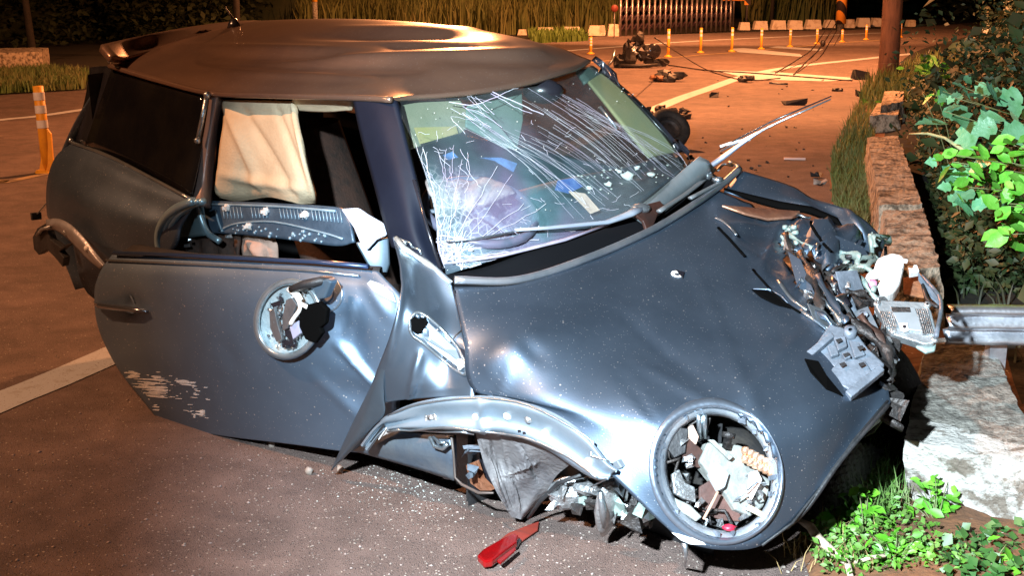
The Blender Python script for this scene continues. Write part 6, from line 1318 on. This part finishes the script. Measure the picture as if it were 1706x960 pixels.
grass('corner_grass', gpts([(1420, 880), (1448, 720), (1502, 690), (1515, 870)], 420), .11, mat('verge_blade_green', (.09, .24, .04), .6, 0, (.2, .25, .1), 10), .003, .8)
# far woods, bank behind the road
cs = []; rr_ = []
for i in range(150): x = rnd.uniform(-75, 60); cs.append((x, rnd.uniform(60, 84) + abs(x) * -.1, rnd.uniform(1.5, 9))); rr_.append(rnd.uniform(2, 4.5))
stuff(leafcloud('far_wood', clumps(cs, rr_, 60000), .65, LEAF4))
mb = MB(); mb.grid([[(x, 86 + 3 * math.sin(x * .1) , z) for x in np.linspace(-120, 110, 40)] for z in (-.5, 6, 14)]); stuff(mb.build('dark_tree_bank', LEAF4, None, True))
cs = []; rr_ = []
for i in range(60): x = rnd.uniform(-18, -6); cs.append((x - 3, 27 + (x + 18) * .9 + rnd.uniform(0, 6), rnd.uniform(.6, 5))); rr_.append(rnd.uniform(.8, 1.8))
stuff(leafcloud('left_thicket', clumps(cs, rr_, 26000), .22, LEAF4))
mb = MB(); mb.grid([[(x, 37 + (x + 22) * .8, z) for x in np.linspace(-40, -4, 12)] for z in (-.2, 4, 8)]); stuff(mb.build('left_thicket_depth', LEAF4, None, True))
# tree trunks one can just tell in the dark at the left
BARK = mat('dark_bark', (.045, .035, .028), .9, 0, (.03, .025, .02), 8, .5, 30)
def tree(x, y, h, label, m=LEAF4, spread=1.6, n=2500, ls=.18):
    b = np.array([x, y, 0.0]); t = thing('tree', label, 'tree', b, 'dark trees edging the road')
    tops = []
    mb = MB(); bend = rnd.uniform(-.4, .4); mb.tube([b, b + np.array([bend * .3, 0, h * .3]), b + np.array([bend, 0, h * .65])], [.09, .07, .05], 8)
    for k in range(6):
        a = rnd.uniform(0, 6.3); s = b + np.array([bend * .7, 0, h * (.35 + .05 * k)]); e = s + np.array([math.cos(a) * spread, math.sin(a) * spread, rnd.uniform(.5, 1.6)]); mb.tube([s, (s + e) / 2 + np.array([0, 0, .2]), e], [.04, .03, .02], 6); tops.append(e)
    mb.build('trunk', BARK, t, True); leafcloud('crown', clumps(tops + [b + np.array([bend, 0, h * .85])], [spread * .7] * 6 + [spread], n), ls, m, t)
tree(-10.4, 27.5, 6, 'dark leafy tree above the concrete wall block at the far left'); tree(-6.5, 30, 7, 'dark tree behind the rear end of the car roof'); tree(1.8, 56, 9, 'dark tree behind the tall grass left of the gate', n=3500, spread=2.8, ls=.4); tree(11.2, 55, 9, 'dark tree beyond the striped pole', n=3500, spread=3, ls=.4)
# right hedge mass: dense dark leaves over a bank
hc_, hr_ = [], []
for i in range(190):
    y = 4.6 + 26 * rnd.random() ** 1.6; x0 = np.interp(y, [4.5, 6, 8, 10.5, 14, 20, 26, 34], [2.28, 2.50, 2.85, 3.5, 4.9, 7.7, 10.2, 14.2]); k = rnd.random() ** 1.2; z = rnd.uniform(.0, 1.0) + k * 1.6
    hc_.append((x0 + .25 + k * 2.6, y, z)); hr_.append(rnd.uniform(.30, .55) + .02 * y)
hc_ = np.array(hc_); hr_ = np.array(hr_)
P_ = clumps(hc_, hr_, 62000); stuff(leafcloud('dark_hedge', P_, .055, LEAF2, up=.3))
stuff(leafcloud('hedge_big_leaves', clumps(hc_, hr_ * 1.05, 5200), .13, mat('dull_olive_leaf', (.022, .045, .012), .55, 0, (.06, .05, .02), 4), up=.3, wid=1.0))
mb = MB(); mb.grid([[(np.interp(y, [1, 4.5, 6, 8, 10.5, 14, 20, 26, 40], [1.9, 2.65, 2.9, 3.4, 4.1, 5.5, 8.3, 10.8, 19]) + dx, y, z) for y in np.linspace(1, 42, 30)] for dx, z in ((.05, -.1), (.6, 1.2), (1.6, 2.6), (3.5, 4.5), (6, 7))]); stuff(mb.build('hedge_bank', DARKS, None, True))
grass('gully_undergrowth', wpts([(2.1, 3.6), (2.05, 5.2), (2.5, 8), (4.0, 8), (3.4, 4)], 500), .12, mat('gully_blade', (.02, .03, .01), .6, 0, (.06, .05, .02), 6), .006, .9)
bp_ = gpts([(1506, 165), (1545, 140), (1580, 170), (1610, 260), (1706, 430), (1706, 505), (1590, 505), (1572, 440), (1545, 330), (1520, 235)], 9000); bp_[:, 2] = nr.random(9000) ** 1.5 * .35
stuff(leafcloud('bank_undergrowth', bp_, .06, mat('undergrowth_leaf', (.018, .045, .010), .6, 0, (.06, .06, .02), 5), up=.5))
bp_ = gpts([(1560, 915), (1620, 900), (1720, 890), (1720, 975), (1560, 975)], 260, .02)
stuff(leafcloud('corner_ground_leaves', bp_ + nr.random((260, 3)) * np.array([0, 0, .05]), .035, mat('dark_green_ground_leaf', (.03, .10, .02), .5, 0, (.06, .14, .03), 15), up=.6, wid=1.1))
# named plants with leaves of their own
def leafmesh(name, m, wid=1.0, wavy=0.0, lobed=False):
    if lobed: pts = [(0, 0, 0), (.22, .02, .02), (.42, .18, .05), (.34, .38, .02), (.52, .52, .06), (.30, .66, .0), (.22, .82, .0), (0, 1.05, -.1), (-.22, .82, .0), (-.30, .66, .0), (-.52, .52, .06), (-.34, .38, .02), (-.42, .18, .05), (-.22, .02, .02), (0, .3, -.05), (0, .65, -.06)]; fs = [(0, 1, 14), (1, 2, 3, 14), (3, 4, 5, 15, 14), (5, 6, 7, 15), (0, 14, 13), (14, 11, 12, 13), (14, 15, 9, 10, 11), (15, 7, 8, 9)]
    else: pts = [tuple(p) for p in LF]; fs = LFF
    me = bpy.data.meshes.new(name); me.from_pydata([(p[0] * wid, p[1], p[2]) for p in pts], [], fs); me.update(); me.materials.append(m); me.polygons.foreach_set('use_smooth', [True] * len(me.polygons)); return me
def plant(name, label, cat, base, tips, lm, size, per=1, group=None, stem_r=.004, droop=.1, face=.5, stemm=STEM, stem_p=1.0):
    t = thing(name, label, cat, base, group); b = np.asarray(base, float)
    mb = MB()
    for tp_ in tips:
        e = np.asarray(tp_); m_ = (b + e) / 2 + np.array([0, 0, .12 * np.linalg.norm(e - b)]); q = cr(np.array([b, m_, e]), 3)
        if rnd.random() < stem_p: mb.tube(q, [stem_r * (1 - .6 * i / len(q)) for i in range(len(q))], 5)
        for k in range(per):
            s = 1 - .5 * rnd.random() if k else 1; p = q[min(len(q) - 1, int(s * (len(q) - 1)))]
            o = bpy.data.objects.new('leaf', lm[rnd.randrange(len(lm))] if isinstance(lm, list) else lm); COL.objects.link(o); o.parent = t
            nrm = Vector((rnd.gauss(0, .6), -face * .7 + rnd.gauss(0, .5), .7)).normalized(); d = Vector((rnd.uniform(-1, 1), rnd.uniform(-.8, .2), -droop + rnd.uniform(-.3, .2))); y = (d - nrm * d.dot(nrm)).normalized(); x = y.cross(nrm)
            o.matrix_local = Matrix.Translation(Vector(p - b) + Vector((rnd.gauss(0, 1), rnd.gauss(0, 1), rnd.gauss(0, .6))) * size * .35) @ Matrix((x, y, nrm)).transposed().to_4x4() @ Matrix.Scale(size * rnd.uniform(.5, 1.4), 4)
    if mb.v: mb.build('stem', stemm, t, True)
    return t
lm1 = leafmesh('leaf_bright', LEAF1, .78); lm2 = leafmesh('leaf_broad', LEAFB, 1.0, lobed=True); lm3 = leafmesh('leaf_olive', mat('olive_lit_leaf', (.12, .13, .04), .5), 1.0); lm4 = leafmesh('leaf_weed', mat('fresh_weed_leaf', (.08, .32, .015), .45, 0, (.15, .40, .03), 12), .8); add_random(bpy.data.materials['fresh_weed_leaf'], .6, 1.3)
def at(x, y, d): return CAMP + ray(x, y) * d
def tipsin(poly, n, d0, d1):
    out = []; xs = [p[0] for p in poly]; ys = [p[1] for p in poly]
    while len(out) < n:
        x, y = rnd.uniform(min(xs), max(xs)), rnd.uniform(min(ys), max(ys))
        if inpoly(x, y, poly): out.append(at(x, y, rnd.uniform(d0, d1)))
    return out
b0 = at(1690, 470, 5.4); b0 = [3.1, 5.3, .2]
plant('bright_green_shrub', 'bright small-leaved green shrub hanging at the right edge, strongly lit', 'shrub', b0, tipsin([(1575, 265), (1600, 245), (1660, 235), (1720, 225), (1720, 410), (1690, 415), (1665, 400), (1655, 365), (1610, 345), (1580, 300)], 95, 4.8, 5.2), lm1, .078, 3, face=.8, stem_p=.12)
plant('broad_leaf_vine', 'broad-leaved bluish green vine above the bright shrub at right', 'vine', [3.3, 5.8, .1], tipsin([(1570, 175), (1600, 170), (1640, 175), (1700, 160), (1720, 215), (1660, 215), (1600, 200), (1575, 200)], 20, 5.3, 5.8), lm2, .105, 1, face=.9, stem_p=.2)
plant('broad_leaf_vine', 'upper broad-leaved vine in dimmer light over the others at right', 'vine', [3.6, 6.4, .1], tipsin([(1560, 150), (1600, 135), (1700, 130), (1720, 160), (1640, 170), (1580, 165)], 16, 5.8, 6.4), lm2, .09, 1, face=.8, stem_p=.2)
plant('lobed_leaf_vine', 'bluish broad leaves at the left edge of the bright shrub', 'vine', [3.1, 5.5, .1], tipsin([(1568, 255), (1590, 250), (1606, 262), (1600, 290), (1578, 292)], 6, 5.0, 5.1) + tipsin([(1585, 300), (1620, 310), (1660, 330), (1655, 345), (1600, 340)], 7, 5.0, 5.1), lm2, .085, 1, face=.9, stem_p=.2)
plant('small_green_vine', 'small bright heart-shaped leaves left of the broad vine', 'vine', [2.6, 7.0, .1], tipsin([(1525, 148), (1560, 140), (1572, 165), (1540, 170)], 8, 6.8, 7.0), lm1, .085, 1, face=.8, stem_p=.3)
plant('hedge_sapling', 'green lit sapling tuft just right of the utility pole base', 'shrub', [6.4, 17.5, .1], tipsin([(1515, 100), (1560, 95), (1575, 120), (1530, 128)], 26, 16.5, 17.5), lm1, .2, 1, face=.8)
plant('hedge_sapling', 'olive brown leafy sapling in the dark hedge, upper right', 'shrub', [5.2, 12.0, .1], tipsin([(1590, 70), (1630, 75), (1625, 105), (1600, 100)], 12, 11.5, 12), lm3, .14, 1, face=.8)
plant('roadside_sprig', 'little pale green sprig in the grass beside the broken concrete lumps', 'weed', G(1456, 175), [G(1454, 168, .1), G(1450, 166, .12), G(1460, 166, .14), G(1458, 172, .1)], lm1, .10, 1)
tag(MB().tube([at(*q) for q in ((1515, 223, 6.2), (1545, 222, 6.1), (1575, 230, 6.0), (1605, 250, 5.6))], [.004, .007, .008, .009], 6).build('vine_tendril', mat('pale_tendril', (.45, .50, .25), .6), None, True), 'pale bare tendril arching left from the bright shrub', 'tendril')
for i, (cx, cy, w, h, n, lb) in enumerate(((1440, 850, 50, 46, 30, 'bushy weed directly beside the car nose, above the pale root'), (1395, 880, 34, 30, 16, 'small weed left of the pale root at the bottom'), (1560, 838, 56, 44, 26, 'leafy weed growing against the white painted block end'), (1490, 915, 60, 36, 30, 'low spreading weed at the bottom between root and block'), (1430, 930, 40, 24, 16, 'little weed at the bottom edge beside the root end'), (1560, 940, 50, 24, 16, 'weed with round leaves at the bottom edge, in front of the painted block'), (1650, 925, 50, 30, 18, 'single-stemmed weed at the bottom right corner'))):
    base = G(cx, min(955, cy + h), .0)
    tips = []
    for k in range(n):
        a = rnd.uniform(0, 6.3); q = rnd.random() ** .5; x = cx + w * q * math.cos(a); y = cy + h * q * math.sin(a); tips.append(G(x, y, 0) * 0 + onplane(x, y, base + np.array([0, -.02 + .12 * rnd.random(), 0]), np.array([0, -1., .35])))
    plant('green_weed', 'bright green ' + lb, 'weed', base, tips, lm4, .042 if i != 5 else .055, 3, 'weeds at the foot of the concrete block', .0025, face=.5)
stuff(leafcloud('low_weed_leaves', np.vstack([gpts([(1345, 900), (1400, 850), (1440, 830), (1500, 860), (1600, 930), (1640, 960), (1360, 960)], 900, .02), gpts([(1420, 800), (1480, 780), (1505, 860), (1450, 880)], 160, .03)]) + nr.random((1060, 3)) * np.array([0, 0, .06]), .022, mat('low_weed_leaf', (.07, .20, .015), .5, 0, (.12, .2, .05), 15), up=.6))
grass('dry_straws', gpts([(1300, 930), (1360, 880), (1460, 900), (1480, 960), (1300, 960)], 120), .07, mat('dry_straw', (.40, .28, .12), .8), .0015, .9)
